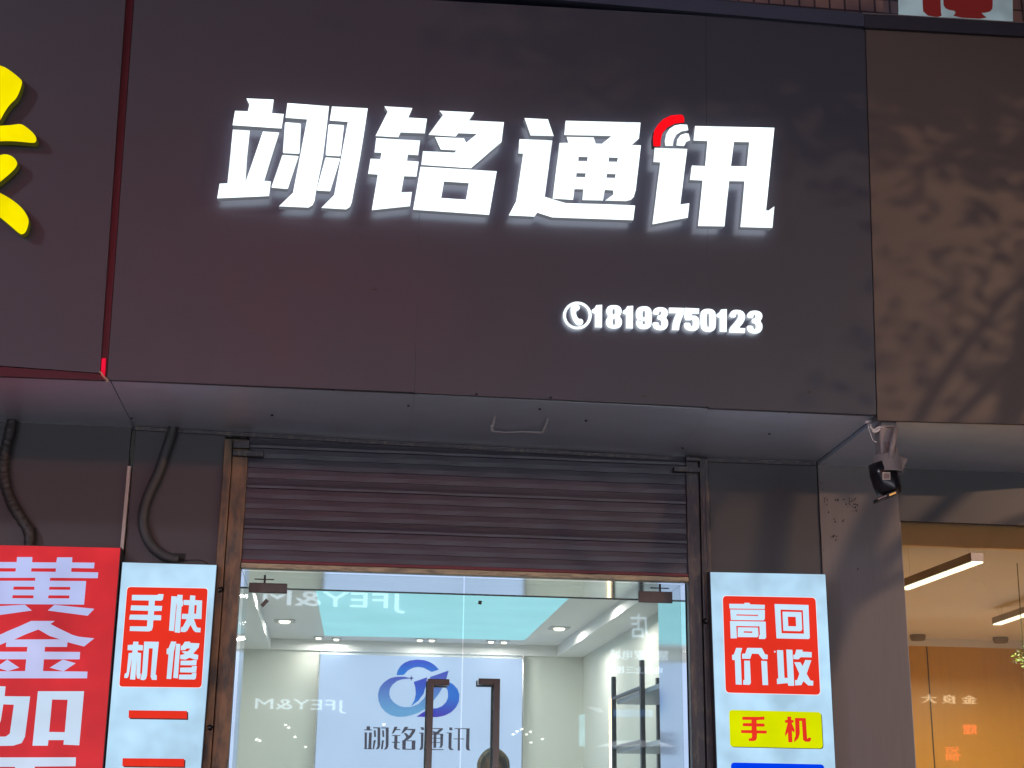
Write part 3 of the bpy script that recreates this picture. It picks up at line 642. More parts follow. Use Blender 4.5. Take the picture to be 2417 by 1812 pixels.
TWO = [p for i, p in enumerate(TWO) if i == 0 or p != TWO[i-1]]
def sh_(p, dx, dy):
    if isinstance(p, tuple): return (sh_(p[0], dx, dy), [sh_(h, dx, dy) for h in p[1]])
    return [(x+dx, y+dy) for x, y in p]
digs = [(ONE, 'leftmost glowing digit 1, right beside the handset ring'), (EIGHT, 'glowing digit 8, the only 8 in the phone number'), (sh_(ONE, 300, 10), 'glowing digit 1 between the 8 and the 9'), (NINE, 'glowing digit 9, the only 9 in the phone number'),
        (THREE, 'glowing digit 3 between the 9 and the 7'), (SEVEN, 'glowing digit 7 left of the 5'), (FIVE, 'glowing digit 5 between the 7 and the 0'), (ZERO, 'glowing digit 0, the only 0 in the phone number'),
        (sh_(ONE, 1206, 42), 'glowing digit 1 between the 0 and the 2'), (TWO, 'glowing digit 2, last but one in the phone number'), (sh_(THREE, 912, 33), 'rightmost glowing digit 3 of the phone number')]
DL = ['leftmost slim glowing digit one, touching the handset ring', 'round glowing figure eight with two small holes', 'slim glowing digit one squeezed between the eight and the nine', 'glowing digit nine with one small upper hole', 'glowing digit three left of the seven', 'glowing digit seven with its flat top stroke', 'glowing digit five right beside the seven', 'oval glowing zero with a narrow slot', 'slim glowing digit one right of the zero', 'glowing digit two with a flat foot, last but one', 'rightmost glowing digit three at the end of the number']
for (p, _l), lb in zip(digs, DL): lit('sign_digit', lb, 'sign digit', G2, [p], z3, .04, .025, 'white', 'numside')
circ = lambda rx, ry, n=40: [(257+rx*math.cos(2*math.pi*i/n), 222+ry*math.sin(2*math.pi*i/n)) for i in range(n)]
HS = chaikin([(238,110),(262,118),(280,135),(283,155),(268,170),(248,176),(243,200),(255,235),(270,255),(300,255),(315,275),(312,300),(290,318),(262,320),(235,300),(208,255),(192,200),(190,150),(205,120)], 1)
t = lit('phone_symbol', 'white glowing telephone handset inside a ring, left of the phone number', 'sign symbol', None, [(circ(138, 134), [circ(110, 108)])], z3, .04, .025, 'white', 'numside', extra=[('handset', [HS], 'white')])
# ---------------- yellow character
YE = [chaikin([(-260,60),(-100,60),(0,115),(35,125),(90,160),(165,222),(175,245),(160,300),(130,370),(80,415),(40,470),(0,545),(-80,640),(-160,600),(-60,420),(-40,300),(-120,220),(-260,180)], 2),
      chaikin([(-200,600),(0,585),(90,580),(160,568),(200,590),(265,645),(287,685),(280,716),(255,720),(180,712),(100,705),(0,705),(-200,720)], 2),
      chaikin([(-140,900),(0,812),(50,806),(100,825),(137,868),(130,905),(90,950),(0,1025),(-120,1110),(-200,1060)], 2),
      chaikin([(-200,1010),(-100,1060),(0,1110),(90,1160),(170,1225),(215,1290),(228,1340),(205,1415),(175,1438),(145,1425),(90,1375),(0,1300),(-100,1230),(-200,1180)], 2)]
lit('sign_character', 'yellow glowing brush style character at the left edge of the picture', 'sign character', None, YE, z4, .075, .05, 'yellow', 'yellow_side', 'yellow_side')

# ================================================================ light boxes on the lower wall
zA = Z(270, 1370, 240/1530); zB = Z(1690, 1390, 260/1658); zC = Z(1700, 1660, 260/2212); zD = Z(0, 1300, .30892); zE = Z(0, 1270, .32694)
def lightbox(label, y, tl, tr, bl, br, face, depth, edge='dark'):
    pl = PY(y); a, b, c, d = U(*tl, pl), U(*tr, pl), U(*br, pl), U(*bl, pl)
    def ext(t, b_): k = (t.z-.75)/(t.z-b_.z); return t+(b_-t)*k
    c, d = ext(b, c), ext(a, d)
    t = empty('light_box', (a+b+c+d)/4, label, 'light box', 'upright light boxes beside the doors')
    MB().slab([a, b, c, d], (0, -1, 0), .004).build('lit_skin', M[face], t)
    e = .004; n_ = Vector((0, .0045, 0))
    MB().slab([a+n_+Vector((-e, 0, e)), b+n_+Vector((e, 0, e)), c+n_+Vector((e, 0, -e)), d+n_+Vector((-e, 0, -e))], (0, -1, 0), depth).build('box_body', M[edge], t)
    return t, pl
M['boxbody'] = mat('light box body', (.03, .03, .035, 1), .5)
def outline(pts, r, z, grow):
    c = Vector((sum(p[0] for p in pts)/4, sum(p[1] for p in pts)/4)); out = [tuple(c+(Vector(p)-c)*(1+grow)) for p in pts]; return rcorner(out, r, 6)
LBY = -.09
t, pl = lightbox('pale blue light box with a red square of four white characters, left of the shutter', LBY, (289.3, 1327), (511, 1333.5), (248.5, 1812), (474, 1812), 'film', .085, 'boxbody')
SQ = [(195, 95), (1405, 118), (1310, 1610), (72, 1595)]
printed('square_outline', [outline(SQ, .045, 0, .012)], pl, M['film_outline'], t, .001, .001, zA)
printed('red_square', [rcorner(SQ, .045, 6)], pl, M['film_red'], t, .002, .001, zA)
LA = [[(265,215),(645,218),(665,203),(740,205),(728,285),(700,302),(608,300),(603,378),(718,382),(710,455),(598,458),(592,518),(705,522),(700,597),(585,596),(578,700),(560,750),(515,765),(230,757),(235,688),(490,690),(497,595),(222,585),(235,512),(505,515),(508,455),(243,447),(252,372),(515,378),(518,300),(262,295)],
 [(858,235),(942,238),(895,760),(822,752)], [(950,212),(1028,218),(1022,290),(1035,330),(1030,385),(1010,388),(985,785),(905,778),(938,380),(932,330)],
 ([(1140,222),(1218,228),(1215,295),(1320,300),(1310,578),(1195,575),(1235,690),(1255,710),(1298,712),(1293,778),(1220,775),(1190,750),(1145,665),(1095,755),(1060,775),(995,770),(1002,705),(1030,695),(1090,580),(1012,575),(1018,500),(1112,502),(1125,370),(1042,365),(1040,292),(1135,295)], [[(1205,368),(1240,370),(1230,500),(1200,498)]]),
 [(285,918),(362,920),(358,965),(432,975),(425,1050),(350,1048),(348,1080),(402,1092),(388,1390),(398,1420),(380,1480),(340,1470),(330,1400),(338,1165),(312,1490),(235,1485),(265,1165),(212,1440),(190,1468),(148,1462),(155,1405),(185,1385),(215,1092),(270,1085),(272,1050),(198,1045),(202,970),(280,965)],
 [(448,918),(668,922),(620,1410),(638,1430),(635,1495),(565,1492),(545,1450),(578,1020),(520,1018),(490,1430),(475,1480),(440,1498),(390,1490),(405,1425),(418,1380)],
 [(855,915),(930,920),(895,1070),(855,1480),(785,1478),(815,1110),(785,1105),(788,1025),(815,1018)], [(928,950),(992,955),(955,1470),(885,1465)],
 [(1060,920),(1138,918),(1140,938),(1280,945),(1268,1005),(1185,1100),(1262,1120),(1255,1188),(1200,1185),(1130,1160),(1070,1188),(990,1180),(992,1120),(1062,1105),(1010,1070),(1060,1062),(1105,1065),(1148,1022),(1090,1020),(1060,1045),(998,1048),(1002,985),(1025,975)],
 [(998,1205),(1160,1205),(1180,1196),(1240,1195),(1230,1275),(995,1272)], [(990,1310),(1160,1308),(1168,1288),(1240,1285),(1228,1385),(988,1380)], [(975,1415),(1160,1415),(1170,1392),(1235,1390),(1225,1470),(1205,1488),(970,1485)]]
M['film_char'] = glow('pale printed characters', lin(196, 226, 246), 1.02, .05, 6)
for a_, b_ in ((0, 1), (1, 4), (4, 6), (6, 12)): printed('character', LA[a_:b_], pl, M['film_char'], t, .003, .001, zA)
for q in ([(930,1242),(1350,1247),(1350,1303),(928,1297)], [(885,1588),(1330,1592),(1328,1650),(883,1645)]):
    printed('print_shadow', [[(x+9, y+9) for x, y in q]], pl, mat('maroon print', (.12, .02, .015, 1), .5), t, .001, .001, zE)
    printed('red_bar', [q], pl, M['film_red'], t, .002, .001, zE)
t, pl = lightbox('pale blue light box with red square and yellow and blue labels, right of the shutter', LBY, (1677, 1350), (1948, 1355.5), (1693.4, 1812), (1971.8, 1812), 'film', .085, 'boxbody')
SQ = [(102, 103), (1498, 130), (1570, 1592), (148, 1558)]
printed('square_outline', [outline(SQ, .045, 0, .012)], pl, M['film_outline'], t, .001, .001, zB)
printed('red_square', [rcorner(SQ, .045, 6)], pl, M['film_red'], t, .002, .001, zB)
LBp = [[(200,222),(425,224),(430,207),(505,208),(515,230),(735,238),(732,300),(205,292)], ([(215,308),(735,312),(735,450),(715,472),(225,465)], [[(308,380),(635,388),(634,405),(308,398)]]),
 [(212,480),(748,490),(755,730),(735,752),(645,750),(650,700),(662,685),(655,562),(305,555),(315,740),(222,742)], ([(328,575),(632,580),(640,690),(625,725),(328,722)], [[(418,635),(547,638),(546,660),(418,656)]]),
 ([(882,225),(1392,240),(1412,735),(1395,752),(912,742)], [[(970,308),(1308,318),(1325,672),(988,665)]]), ([(1002,340),(1285,347),(1298,600),(1290,622),(1270,635),(1015,628)], [[(1080,415),(1200,418),(1208,562),(1088,558)]]),
 [(305,885),(395,888),(370,980),(388,1440),(298,1435),(285,1070),(245,1065),(242,992),(270,985)], [(470,885),(690,888),(738,980),(778,990),(778,1055),(700,1055),(640,975),(540,972),(515,1050),(395,1048),(392,975),(440,970)],
 [(425,1078),(510,1078),(525,1415),(505,1442),(410,1438),(412,1370),(430,1365)], [(682,1080),(768,1085),(785,1445),(702,1445)],
 [(918,918),(1010,922),(1030,1335),(1080,1340),(1058,910),(1150,915),(1178,1455),(1090,1455),(1080,1415),(920,1430),(918,1350),(940,1345)], [(875,930),(895,930),(897,955),(877,955)],
 [(1210,912),(1305,915),(1300,942),(1440,950),(1440,1028),(1275,1025),(1240,1058),(1165,1052),(1165,992),(1190,985)], [(1178,1100),(1270,1102),(1305,1160),(1345,1068),(1435,1072),(1365,1275),(1420,1375),(1465,1382),(1462,1452),(1390,1450),(1315,1385),(1285,1445),(1195,1450),(1190,1375),(1225,1365),(1255,1275)]]
for a_, b_ in ((0, 4), (4, 6), (6, 10), (10, 14)): printed('character', LBp[a_:b_], pl, M['film_char'], t, .003, .001, zB)
YQ = [(178, 130), (2025, 175), (2062, 905), (200, 865)]
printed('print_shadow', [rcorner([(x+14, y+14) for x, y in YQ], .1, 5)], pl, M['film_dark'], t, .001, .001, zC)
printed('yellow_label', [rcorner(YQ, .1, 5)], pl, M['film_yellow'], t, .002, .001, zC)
RC_ = [[(445,268),(790,270),(885,262),(890,325),(730,335),(732,400),(888,405),(890,465),(730,465),(735,540),(935,545),(932,605),(740,600),(735,700),(710,745),(660,755),(575,752),(572,700),(620,700),(640,670),(635,598),(420,592),(420,535),(630,535),(630,460),(455,455),(455,395),(625,395),(628,330),(445,328)],
 [(1348,265),(1425,265),(1428,330),(1475,335),(1470,385),(1435,390),(1495,530),(1490,585),(1440,545),(1450,780),(1370,778),(1360,580),(1310,660),(1302,600),(1355,390),(1302,385),(1300,335),(1350,330)],
 [(1500,290),(1718,295),(1745,700),(1758,712),(1770,685),(1825,690),(1820,745),(1790,770),(1710,768),(1665,730),(1640,350),(1590,350),(1598,600),(1570,700),(1490,775),(1485,735),(1515,640)]]
for a_, b_ in ((0, 1), (1, 3)): printed('red_character', RC_[a_:b_], pl, M['film_red'], t, .003, .001, zC)
printed('blue_label', [rcorner([(215, 1185), (2085, 1225), (2122, 2000), (240, 1960)], .1, 5)], pl, M['film_blue'], t, .002, .001, zC)
t, pl = lightbox('red light box with large pale characters at the lower left corner', -.10, (-330, 1279), (283.8, 1293), (-400, 1812), (241.3, 1812), 'film_redbox', .095, 'boxbody')
RD = [([(-100,85),(128,85),(130,47),(247,47),(245,87),(430,88),(437,49),(552,49),(550,88),(722,90),(718,133),(546,130),(543,160),(750,164),(747,208),(383,205),(380,228),(658,230),(642,410),(-60,405),(-50,228),(268,228),(270,205),(-130,205),(-125,158),(118,158),(122,132),(-105,130)],
   [[(240,132),(428,133),(425,160),(237,158)], [(104,272),(263,273),(262,297),(100,296)], [(96,338),(257,339),(255,362),(93,361)], [(377,274),(537,275),(536,297),(374,296)], [(370,339),(531,340),(529,363),(367,362)]]),
 [(-60,425),(190,411),(243,455),(-80,500)], [(415,412),(720,442),(670,495),(365,455)],
 ([(238,535),(418,535),(385,558),(450,592),(550,640),(600,655),(720,668),(642,730),(515,697),(512,733),(343,733),(340,770),(612,772),(608,828),(335,828),(328,918),(668,922),(665,973),(-140,973),(-135,920),(192,918),(200,828),(-80,828),(-75,770),(205,770),(210,733),(45,733),(48,697),(-40,735),(-120,730),(-20,650),(60,612),(150,575)], [[(293,600),(380,650),(460,675),(108,677),(200,635)]]),
 [(480,830),(578,858),(485,920),(380,892)], [(55,830),(147,892),(60,918),(-30,890)],
 [(-60,1033),(42,1035),(35,1110),(230,1112),(190,1420),(165,1468),(100,1488),(-20,1490),(-20,1420),(45,1418),(75,1395),(106,1175),(25,1172),(5,1300),(-60,1420),(-100,1380),(-50,1250)],
 ([(290,1072),(642,1072),(605,1485),(485,1480),(488,1445),(370,1445),(365,1488),(248,1488)], [[(398,1135),(517,1137),(495,1385),(375,1383)]]),
 [(-60,1578),(580,1577),(577,1645),(265,1648),(262,1720),(112,1720),(115,1650),(-60,1650)]]
for a_, b_, c_ in ((0, 3, (178, 188, 232)), (3, 6, (186, 192, 232)), (6, 8, (196, 216, 238)), (8, 9, (200, 214, 236))): printed('character', RD[a_:b_], pl, glow('pale characters', lin(*c_), 1.0, .1, 4), t, .002, .001, zD)

# ================================================================ hoses on the wall
z5 = Z(0, 860, .30156)
def spline(pts, n=6):
    out = []
    P_ = [pts[0]]+pts+[pts[-1]]
    for i in range(1, len(P_)-2):
        for k in range(n):
            t = k/n; a, b, c, d = P_[i-1], P_[i], P_[i+1], P_[i+2]
            out.append(.5*((2*b)+(c-a)*t+(2*a-5*b+4*c-d)*t*t+(3*b-a-3*c+d)*t**3))
    return out+[pts[-1]]
def hose(pts, rad, y, name, m, label, cat, ribs=True):
    P_ = spline([U(*q, PY(y)) for q in z5(pts)], 14); r = [rad*(1+(.07*(i % 2) if ribs else .12*random.uniform(-1, 1))) for i in range(len(P_))]
    o = MB().tube(P_, r, 14).build(name, m); tag(o, label, cat); return o
hose([(95,440),(70,560),(45,660),(25,780),(38,930),(95,1090),(170,1215),(228,1320),(226,1450)], .026, -.035, 'cable_bundle', M['tape'], 'black tape wrapped cable hanging above the red light box', 'cable', False)
hose([(1360,480),(1330,580),(1285,720),(1235,860),(1175,990),(1130,1110),(1118,1220),(1135,1320),(1180,1410),(1250,1475),(1330,1515),(1400,1530)], .024, -.032, 'cable_hose', M['hose'], 'grey ribbed hose curving down to the pale blue light box left of the shutter', 'hose')
o = MB().slab([U(*q, PY(-.003)) for q in z5([(1365, 1475), (1455, 1480), (1440, 1545), (1385, 1540)])], (0, -1, 0), .002).build('wall_hole', M['dark'], bld)
MB().slab([U(*q, PY(-.003)) for q in z5([(240, 1278), (286, 1278), (272, 1420), (235, 1420)])], (0, -1, 0), .002).build('wall_hole', M['dark'], lb_)
o = MB().tube(spline([U(*q, PY(-.015)) for q in z5([(1400, 1500), (1430, 1530), (1560, 1530), (1600, 1545), (1640, 1570)])]), .0015, 5).build('thin_wire', M['black']); tag(o, 'thin black wire running off the hose end above the left pale blue light box', 'wire')
o = MB().tube(spline([U(*q, FAS.off(.02)) for q in z5([(778, 55), (795, 70), (812, 95), (845, 122), (830, 138)])]), .003, 6).build('thin_wire', mat('cream wire', (.5, .4, .25, 1), .5)); tag(o, 'short cream wire poking out at the lower left corner of the middle fascia', 'wire')

# ================================================================ surveillance camera
zK = Z(2020, 960, 180/1244); KY = -.80
def k3(x, y, dy=0): return U(*zK([(x, y)])[0], PY(KY+dy))
cc = k3(500, 900); px = (k3(600, 900)-k3(500, 900)).length/100   # metres per zoom pixel
t = empty('security_camera', k3(480, 230), 'white outdoor security camera with black head hanging under the right soffit', 'security camera')
w3 = lambda x0, x1, y0, y1, d0, d1: MB().box(k3(x0, y0).x, k3(x1, y0).x, KY+d0, KY+d1, k3(x0, y1).z, k3(x0, y0).z)
w3(370, 620, 225, 350, -.03, .06).build('mount_plate', M['camwhite'], t, bevel=.004)
w3(345, 600, 350, 790, -.03, .045).build('arm_body', M['camwhite'], t, bevel=.010)
w3(415, 560, 598, 755, -.0325, -.0305).build('rating_label', mat('faded label', (.20, .15, .15, 1), .6, 0, .5, 90), t)
MB().tube([k3(655, 350, -.05), k3(600, 600, -.055), k3(558, 840, -.06)], [.014, .0135, .012], 10).build('antenna', M['camwhite'], t)
MB().tube([k3(660, 660, .03), k3(665, 800, .03)], .007, 8).build('antenna', M['camwhite'], t)
c = k3(500, 800); zt_, zb_ = k3(500, 790).z, k3(500, 1085).z; R_ = 232*px
MB().lathe([(R_*.15, zt_-c.z+.006), (R_*.8, zt_-c.z), (R_*.95, zt_-c.z-.006), (R_, zb_-c.z+.01), (R_*1.04, zb_-c.z), (R_*.96, zb_-c.z), (R_*.9, zt_-c.z-.02)], (c.x, KY, c.z), 36).build('shroud', M['camwhite'], t)
s0 = k3(720, 830, .0); MB().slab([k3(715, 815, .02), k3(828, 855, .02), k3(765, 1055, .02), k3(700, 1060, .02)], (0, -1, 0), .05).build('lamp_wing', M['camwhite'], t, bevel=.004)
tilt = Matrix.Rotation(math.radians(17), 3, 'Y')
hc = k3(500, 1245); r2 = 205*px
MB().lathe([(0, .10), (r2*.85, .10), (r2*1.02, .05), (r2*1.05, 0), (r2*.98, -.035), (r2*.80, -.062), (0, -.064)], (hc.x, KY, hc.z), 36, tilt.inverted()).build('camera_head', M['black'], t)
MB().slab([k3(435, 1065, -.075), k3(562, 1065, -.075), k3(565, 1188, -.075), k3(438, 1188, -.075)], (0, -1, 0), .002).build('sticker', mat('sticker pale', (.42, .38, .36, 1), .5), t)
MB().slab([k3(455, 1085, -.0755), k3(545, 1085, -.0755), k3(547, 1170, -.0755), k3(457, 1170, -.0755)], (0, -1, 0), .0004).build('sticker_print', mat('sticker print', (.2, .15, .14, 1), .5, 0, .4, 200), t)
MB().slab([k3(355, 1495, -.07), k3(500, 1435, -.07), k3(515, 1480, -.07), k3(362, 1540, -.07)], (0, -1, 0), .05).build('lens_bar', M['blackm'], t, bevel=.002)
MB().slab([k3(360, 1492, -.071), k3(502, 1436, -.071), k3(508, 1455, -.071), k3(364, 1512, -.071)], (0, -1, 0), .002).build('lens_rim', mat('rim', (.35, .25, .24, 1), .4), t)
MB().slab([k3(520, 1420, -.07), k3(690, 1355, -.07), k3(712, 1400, -.07), k3(545, 1475, -.07)], (0, -1, 0), .05).build('lens_bar', M['blackm'], t, bevel=.002)
MB().slab([k3(545, 1425, -.071), k3(652, 1382, -.071), k3(660, 1410, -.071), k3(552, 1455, -.071)], (0, -1, 0), .002).build('night_lamp', glow('amber lamp', lin(225, 165, 95), .9), t)
def wire(pts, r, label, m, dy=0): o = MB().tube(spline([k3(x, y, dy) for x, y in pts]), r, 6).build('camera_cable', m); tag(o, label, 'cable', 'cables beside the security camera')
cw = mat('white cable', (.6, .6, .62, 1), .45)
wire([(205, 270), (205, 350), (240, 430), (262, 510), (300, 560), (345, 580)], .0022, 'thin white cable looping down left of the security camera', cw, -.02)
wire([(235, 290), (240, 330), (290, 380), (350, 350), (410, 325), (470, 345)], .006, 'thick white cable knot at the top of the security camera', cw, -.02)
wire([(265, 390), (300, 410), (350, 395), (390, 360)], .006, 'short white cable end below the knot by the security camera', cw, -.03)
o = MB().tube([k3(160, 245, -.04), k3(235, 235, -.0), k3(320, 170, .05)], [.009, .010, .012], 12).build('cable_gland', cw); tag(o, 'small white tube where the camera cables leave the soffit corner', 'cable gland')
# ================================================================ stains on the pillar
stn = mat('dark scuff', (.02, .02, .022, 1), .8); z8 = Z(1600, 900, .30154); sm_ = MB()
for (cx, cy, rx, ry, n_) in [(1160, 940, 18, 30, 9), (1270, 930, 40, 14, 8), (1345, 950, 55, 40, 22), (1380, 990, 30, 30, 14), (1230, 1090, 8, 14, 5), (1295, 1085, 6, 10, 3), (1182, 1022, 7, 6, 3), (1125, 820, 12, 30, 5), (1225, 1215, 26, 10, 7), (1243, 1245, 5, 5, 2), (1408, 1468, 3, 3, 2), (1140, 1320, 3, 5, 2)]:
    sm_ = MB()
    for i in range(n_):
        x, y = cx+random.uniform(-1, 1)*rx, cy+random.uniform(-1, 1)*ry; s_ = random.uniform(2.5, 7)
        pts = [(x+s_*random.uniform(.5, 1.2)*math.cos(a*math.pi/3), y+s_*random.uniform(.5, 1.4)*math.sin(a*math.pi/3)) for a in range(6)]
        sm_.slab([U(*q, PY(-.0135-.0002*(i % 5))) for q in z8(pts)], (0, -1, 0), .0005)
    sm_.build('scuff_mark', stn, rb)

# ================================================================ person inside, seen only by the top of the head
exec_person = True
PYY = 1.55
hp = U(1165, 1822, PY(PYY)); top_z = U(1165, 1768, PY(PYY)).z
hx, hy, hz = hp.x, PYY, top_z-.115
H = top_z-FZ
def skin_body():
    me = bpy.data.meshes.new('person'); k = H/1.72; f0 = FZ
    P_ = [((0, 0, .95), .135), ((0, .0, 1.12), .125), ((0, 0, 1.30), .14), ((0, 0, 1.42), .10), ((0, 0, 1.49), .052), ((0, -.01, 1.56), .055),
          ((.17, 0, 1.40), .055), ((.24, -.02, 1.15), .042), ((.22, -.16, .98), .033), ((.2, -.24, .97), .026),
          ((-.17, 0, 1.40), .055), ((-.24, -.02, 1.15), .042), ((-.22, -.16, .98), .033), ((-.2, -.24, .97), .026),
          ((.10, 0, .90), .088), ((.11, -.01, .50), .058), ((.11, .02, .09), .038), ((.12, -.12, .04), .032),
          ((-.10, 0, .90), .088), ((-.11, -.01, .50), .058), ((-.11, .02, .09), .038), ((-.12, -.12, .04), .032)]
    E_ = [(0, 1), (1, 2), (2, 3), (3, 4), (4, 5), (3, 6), (6, 7), (7, 8), (8, 9), (3, 10), (10, 11), (11, 12), (12, 13), (0, 14), (14, 15), (15, 16), (16, 17), (0, 18), (18, 19), (19, 20), (20, 21)]
    n0 = len(P_)
    for s_, root in ((1, 9), (-1, 13)):       # five fingers each
        for j in range(5):
            a_ = (j-2)*.016; bx = .2*s_+a_
            if j == 0: a_, bx = -.03, (.2-.03)*s_
            l = [.035, .05, .056, .05, .04][j]
            b0 = len(P_); P_.append(((bx, -.27-l*.5, .968), .009)); P_.append(((bx+(a_*.2), -.27-l, .95), .008)); E_ += [(root, b0), (b0, b0+1)]
    me.from_pydata([(hx+p[0]*k, hy+p[1]*k, f0+p[2]*k) for p, r in P_], E_, [])
    o = bpy.data.objects.new('person', me); COL.objects.link(o)
    sk = o.modifiers.new('skin', 'SKIN'); ss = o.modifiers.new('sub', 'SUBSURF'); ss.levels = ss.render_levels = 2
    for i, (p, r) in enumerate(P_):
        me.skin_vertices[0].data[i].radius = (r*k, r*k*.8)
    me.skin_vertices[0].data[0].use_root = True
    me.materials.append(mat('skin', (.42, .24, .17, 1), .5))
    dg = bpy.context.evaluated_depsgraph_get(); dg.update(); m2 = bpy.data.meshes.new_from_object(o.evaluated_get(dg))
    o.modifiers.clear(); o.data = m2; return o
pb = skin_body()
import bmesh
def ellipsoid(bm, c, r, seg=28, deform=None):
    res = bmesh.ops.create_uvsphere(bm, u_segments=seg, v_segments=seg//2+4, radius=1)
    for v in res['verts']:
        p = Vector((v.co.x*r[0], v.co.y*r[1], v.co.z*r[2]))
        if deform: p = deform(p)
        v.co = p+Vector(c)
# head joined to the body mesh: skull, jaw, nose, ears
bm = bmesh.new(); bm.from_mesh(pb.data)
def headf(p):
    if p.z < 0: p.x *= 1-.28*(-p.z/.115); p.y *= 1-.10*(-p.z/.115)
    return p
ellipsoid(bm, (hx, hy, hz), (.075, .092, .112), 28, headf)
ellipsoid(bm, (hx, hy-.093, hz-.02), (.012, .016, .022), 12)
for s_ in (-1, 1): ellipsoid(bm, (hx+s_*.076, hy+.005, hz-.01), (.010, .018, .030), 12)
ellipsoid(bm, (hx, hy-.085, hz-.055), (.022, .010, .006), 12)
bm.to_mesh(pb.data); bm.free()
for p in pb.data.polygons: p.use_smooth = True
tag(pb, 'person with golden brown hair inside the shop, only the head top showing', 'person')
def part(name, m, fn):
    bm = bmesh.new(); fn(bm); me = bpy.data.meshes.new(name); bm.to_mesh(me); bm.free(); me.materials.append(m)
    for p in me.polygons: p.use_smooth = True
    o = bpy.data.objects.new(name, me); COL.objects.link(o); o.parent = pb; return o
hairm = mat('golden brown hair', (.55, .30, .12, 1), .38, 0, 0, 22, stretch=(1.6, 1.6, .35), bump=.8, bscale=110, col2=(.10, .055, .03, 1), thr=(.42, .58))
def hair(bm):
    def df(p):
        a = math.atan2(p.y, p.x); f = 1+.025*math.sin(a*17)+.02*math.sin(a*31+p.z*60)
        p.x *= f; p.y *= f
        if p.z < -.03 and p.y < -.02: p.y = -.02+(p.y+.02)*.2
        return p
    ellipsoid(bm, (hx, hy+.012, hz+.008), (.094, .106, .118), 56, df)
part('hair', hairm, hair)
for s_ in (-1, 1):
    part('eye', mat('eye', (.05, .03, .02, 1), .1), lambda bm: ellipsoid(bm, (hx+s_*.03, hy-.088, hz+.0), (.011, .007, .007), 12))
kk = H/1.72
def shirt(bm):
    ellipsoid(bm, (hx, hy, FZ+1.22*kk), (.185*kk, .125*kk, .29*kk), 32)
part('shirt', mat('dark shirt', (.05, .05, .06, 1), .8), shirt)
def trousers(bm):
    for s_ in (-1, 1):
        r = bmesh.ops.create_cone(bm, cap_ends=True, segments=20, radius1=.075*kk, radius2=.115*kk, depth=.88*kk)
        for v in r['verts']: v.co += Vector((hx+s_*.105*kk, hy, FZ+.54*kk))
part('trousers', mat('navy trousers', (.03, .035, .06, 1), .8), trousers)

# ================================================================ across the street (mirrored in the glass and the cladding)
OY = -20.0
D_ = GY-OY; VY = GY+D_
ob = empty('opposite_building', (2, OY-1, 0), 'dark building across the street, seen only mirrored in the door glass', 'building')
MB().box(-30, 30, OY-6, OY-.1, 0, 14).build('wall', M['facade'], ob)
for i in range(9):
    MB().box(-24+i*5.2, -24+i*5.2+2.2, OY-.09, OY-.05, 9.2, 10.8).build('window', glow('lit window', (1, .75, .5, 1), random.choice([.15, .5, 1.0]), .2, 2), ob)
def mirror(px, py): v = U(px, py, PY(VY)); return Vector((v.x, OY, v.z))
def osign(body, px0, px1, py0, py1, col, st, label, bold=.01, name='street_sign', cjk=True):
    a, b = mirror(px0, py0), mirror(px1, py1); c = (a+b)/2; h = abs(a.z-b.z); w_ = abs(a.x-b.x)
    m = glow('sign '+label[:14], col, st)
    o = text(name, body, m, None, c, 1.0, 0, .03); xs = [v.co.x for v in o.data.vertices]; zs = [v.co.z for v in o.data.vertices]
    sxx = w_/(max(xs)-min(xs)); szz = h/(max(zs)-min(zs)); mx_ = (max(xs)+min(xs))/2; mz_ = (max(zs)+min(zs))/2
    for v in o.data.vertices: v.co.x = c.x+(v.co.x-mx_)*sxx; v.co.z = c.z+(v.co.z-mz_)*szz
    tag(o, label, 'sign', 'lit signs across the street'); return o
W_ = (.72, .85, 1, 1)
osign('JFEY&M', 622, 955, 1392, 1447, W_, 4, 'big pale mirrored letters along the top of the left glass door')
osign('JFEY&M', 603, 816, 1648, 1684, W_, 4, 'smaller pale mirrored letters lower on the left glass door')
osign('店', 1489, 1531, 1448, 1507, W_, 3.5, 'large pale mirrored character on the right glass door')
osign('慧友家电城', 1440, 1578, 1532, 1559, W_, 3.2, 'upper row of five pale mirrored characters on the right glass door')
osign('电梯上三楼', 1453, 1564, 1571, 1591, W_, 3.2, 'lower row of five pale mirrored characters on the right glass door')
osign('金 良 大', 2168, 2298, 1640, 1663, (1, .8, .5, 1), 4.0, 'thin pale mirrored characters on the warm shop window')
osign('宾馆', 2266, 2298, 1710, 1734, (1, .12, .05, 1), 5.0, 'small red mirrored characters on the warm shop window')
osign('福', 2224, 2260, 1762, 1796, (1, .12, .05, 1), 4.0, 'larger red mirrored character low on the warm shop window')
# big red and white fronts up the opposite wall, they tint the cladding
def osheet(name, x0, x1, z0, z1, col, st, label, var=.3):
    o = MB().box(x0, x1, OY-.09, OY-.04, z0, z1).build(name, glow('front '+name+str(x0), col, st, var, 1.2)); tag(o, label, 'lit sign', 'lit fronts across the street')
osheet('street_fill_band', -18, 20, .3, 2.1, (.86, .90, 1, 1), 6.0, 'long white glowing band added as fill light across the street, below the picture')  # unseen glowing band added for soft ambient light from the street
osheet('red_front_sign', -4.0, 2.4, 6.0, 7.4, (1, .03, .06, 1), 4.6, 'red lit sign across the street, mirrored in the shutter')
osheet('red_front_sign', -14, -5, 6.0, 8.6, (1, .05, .10, 1), 1.5, 'wide red lit sign across the street on the left')
osheet('white_front_sign', 3.5, 8.0, 6.6, 7.6, (.85, .85, 1, 1), 1.0, 'white lit sign across the street on the right')
FL_ = glow('far lamp', (1, .97, .9, 1), 14)
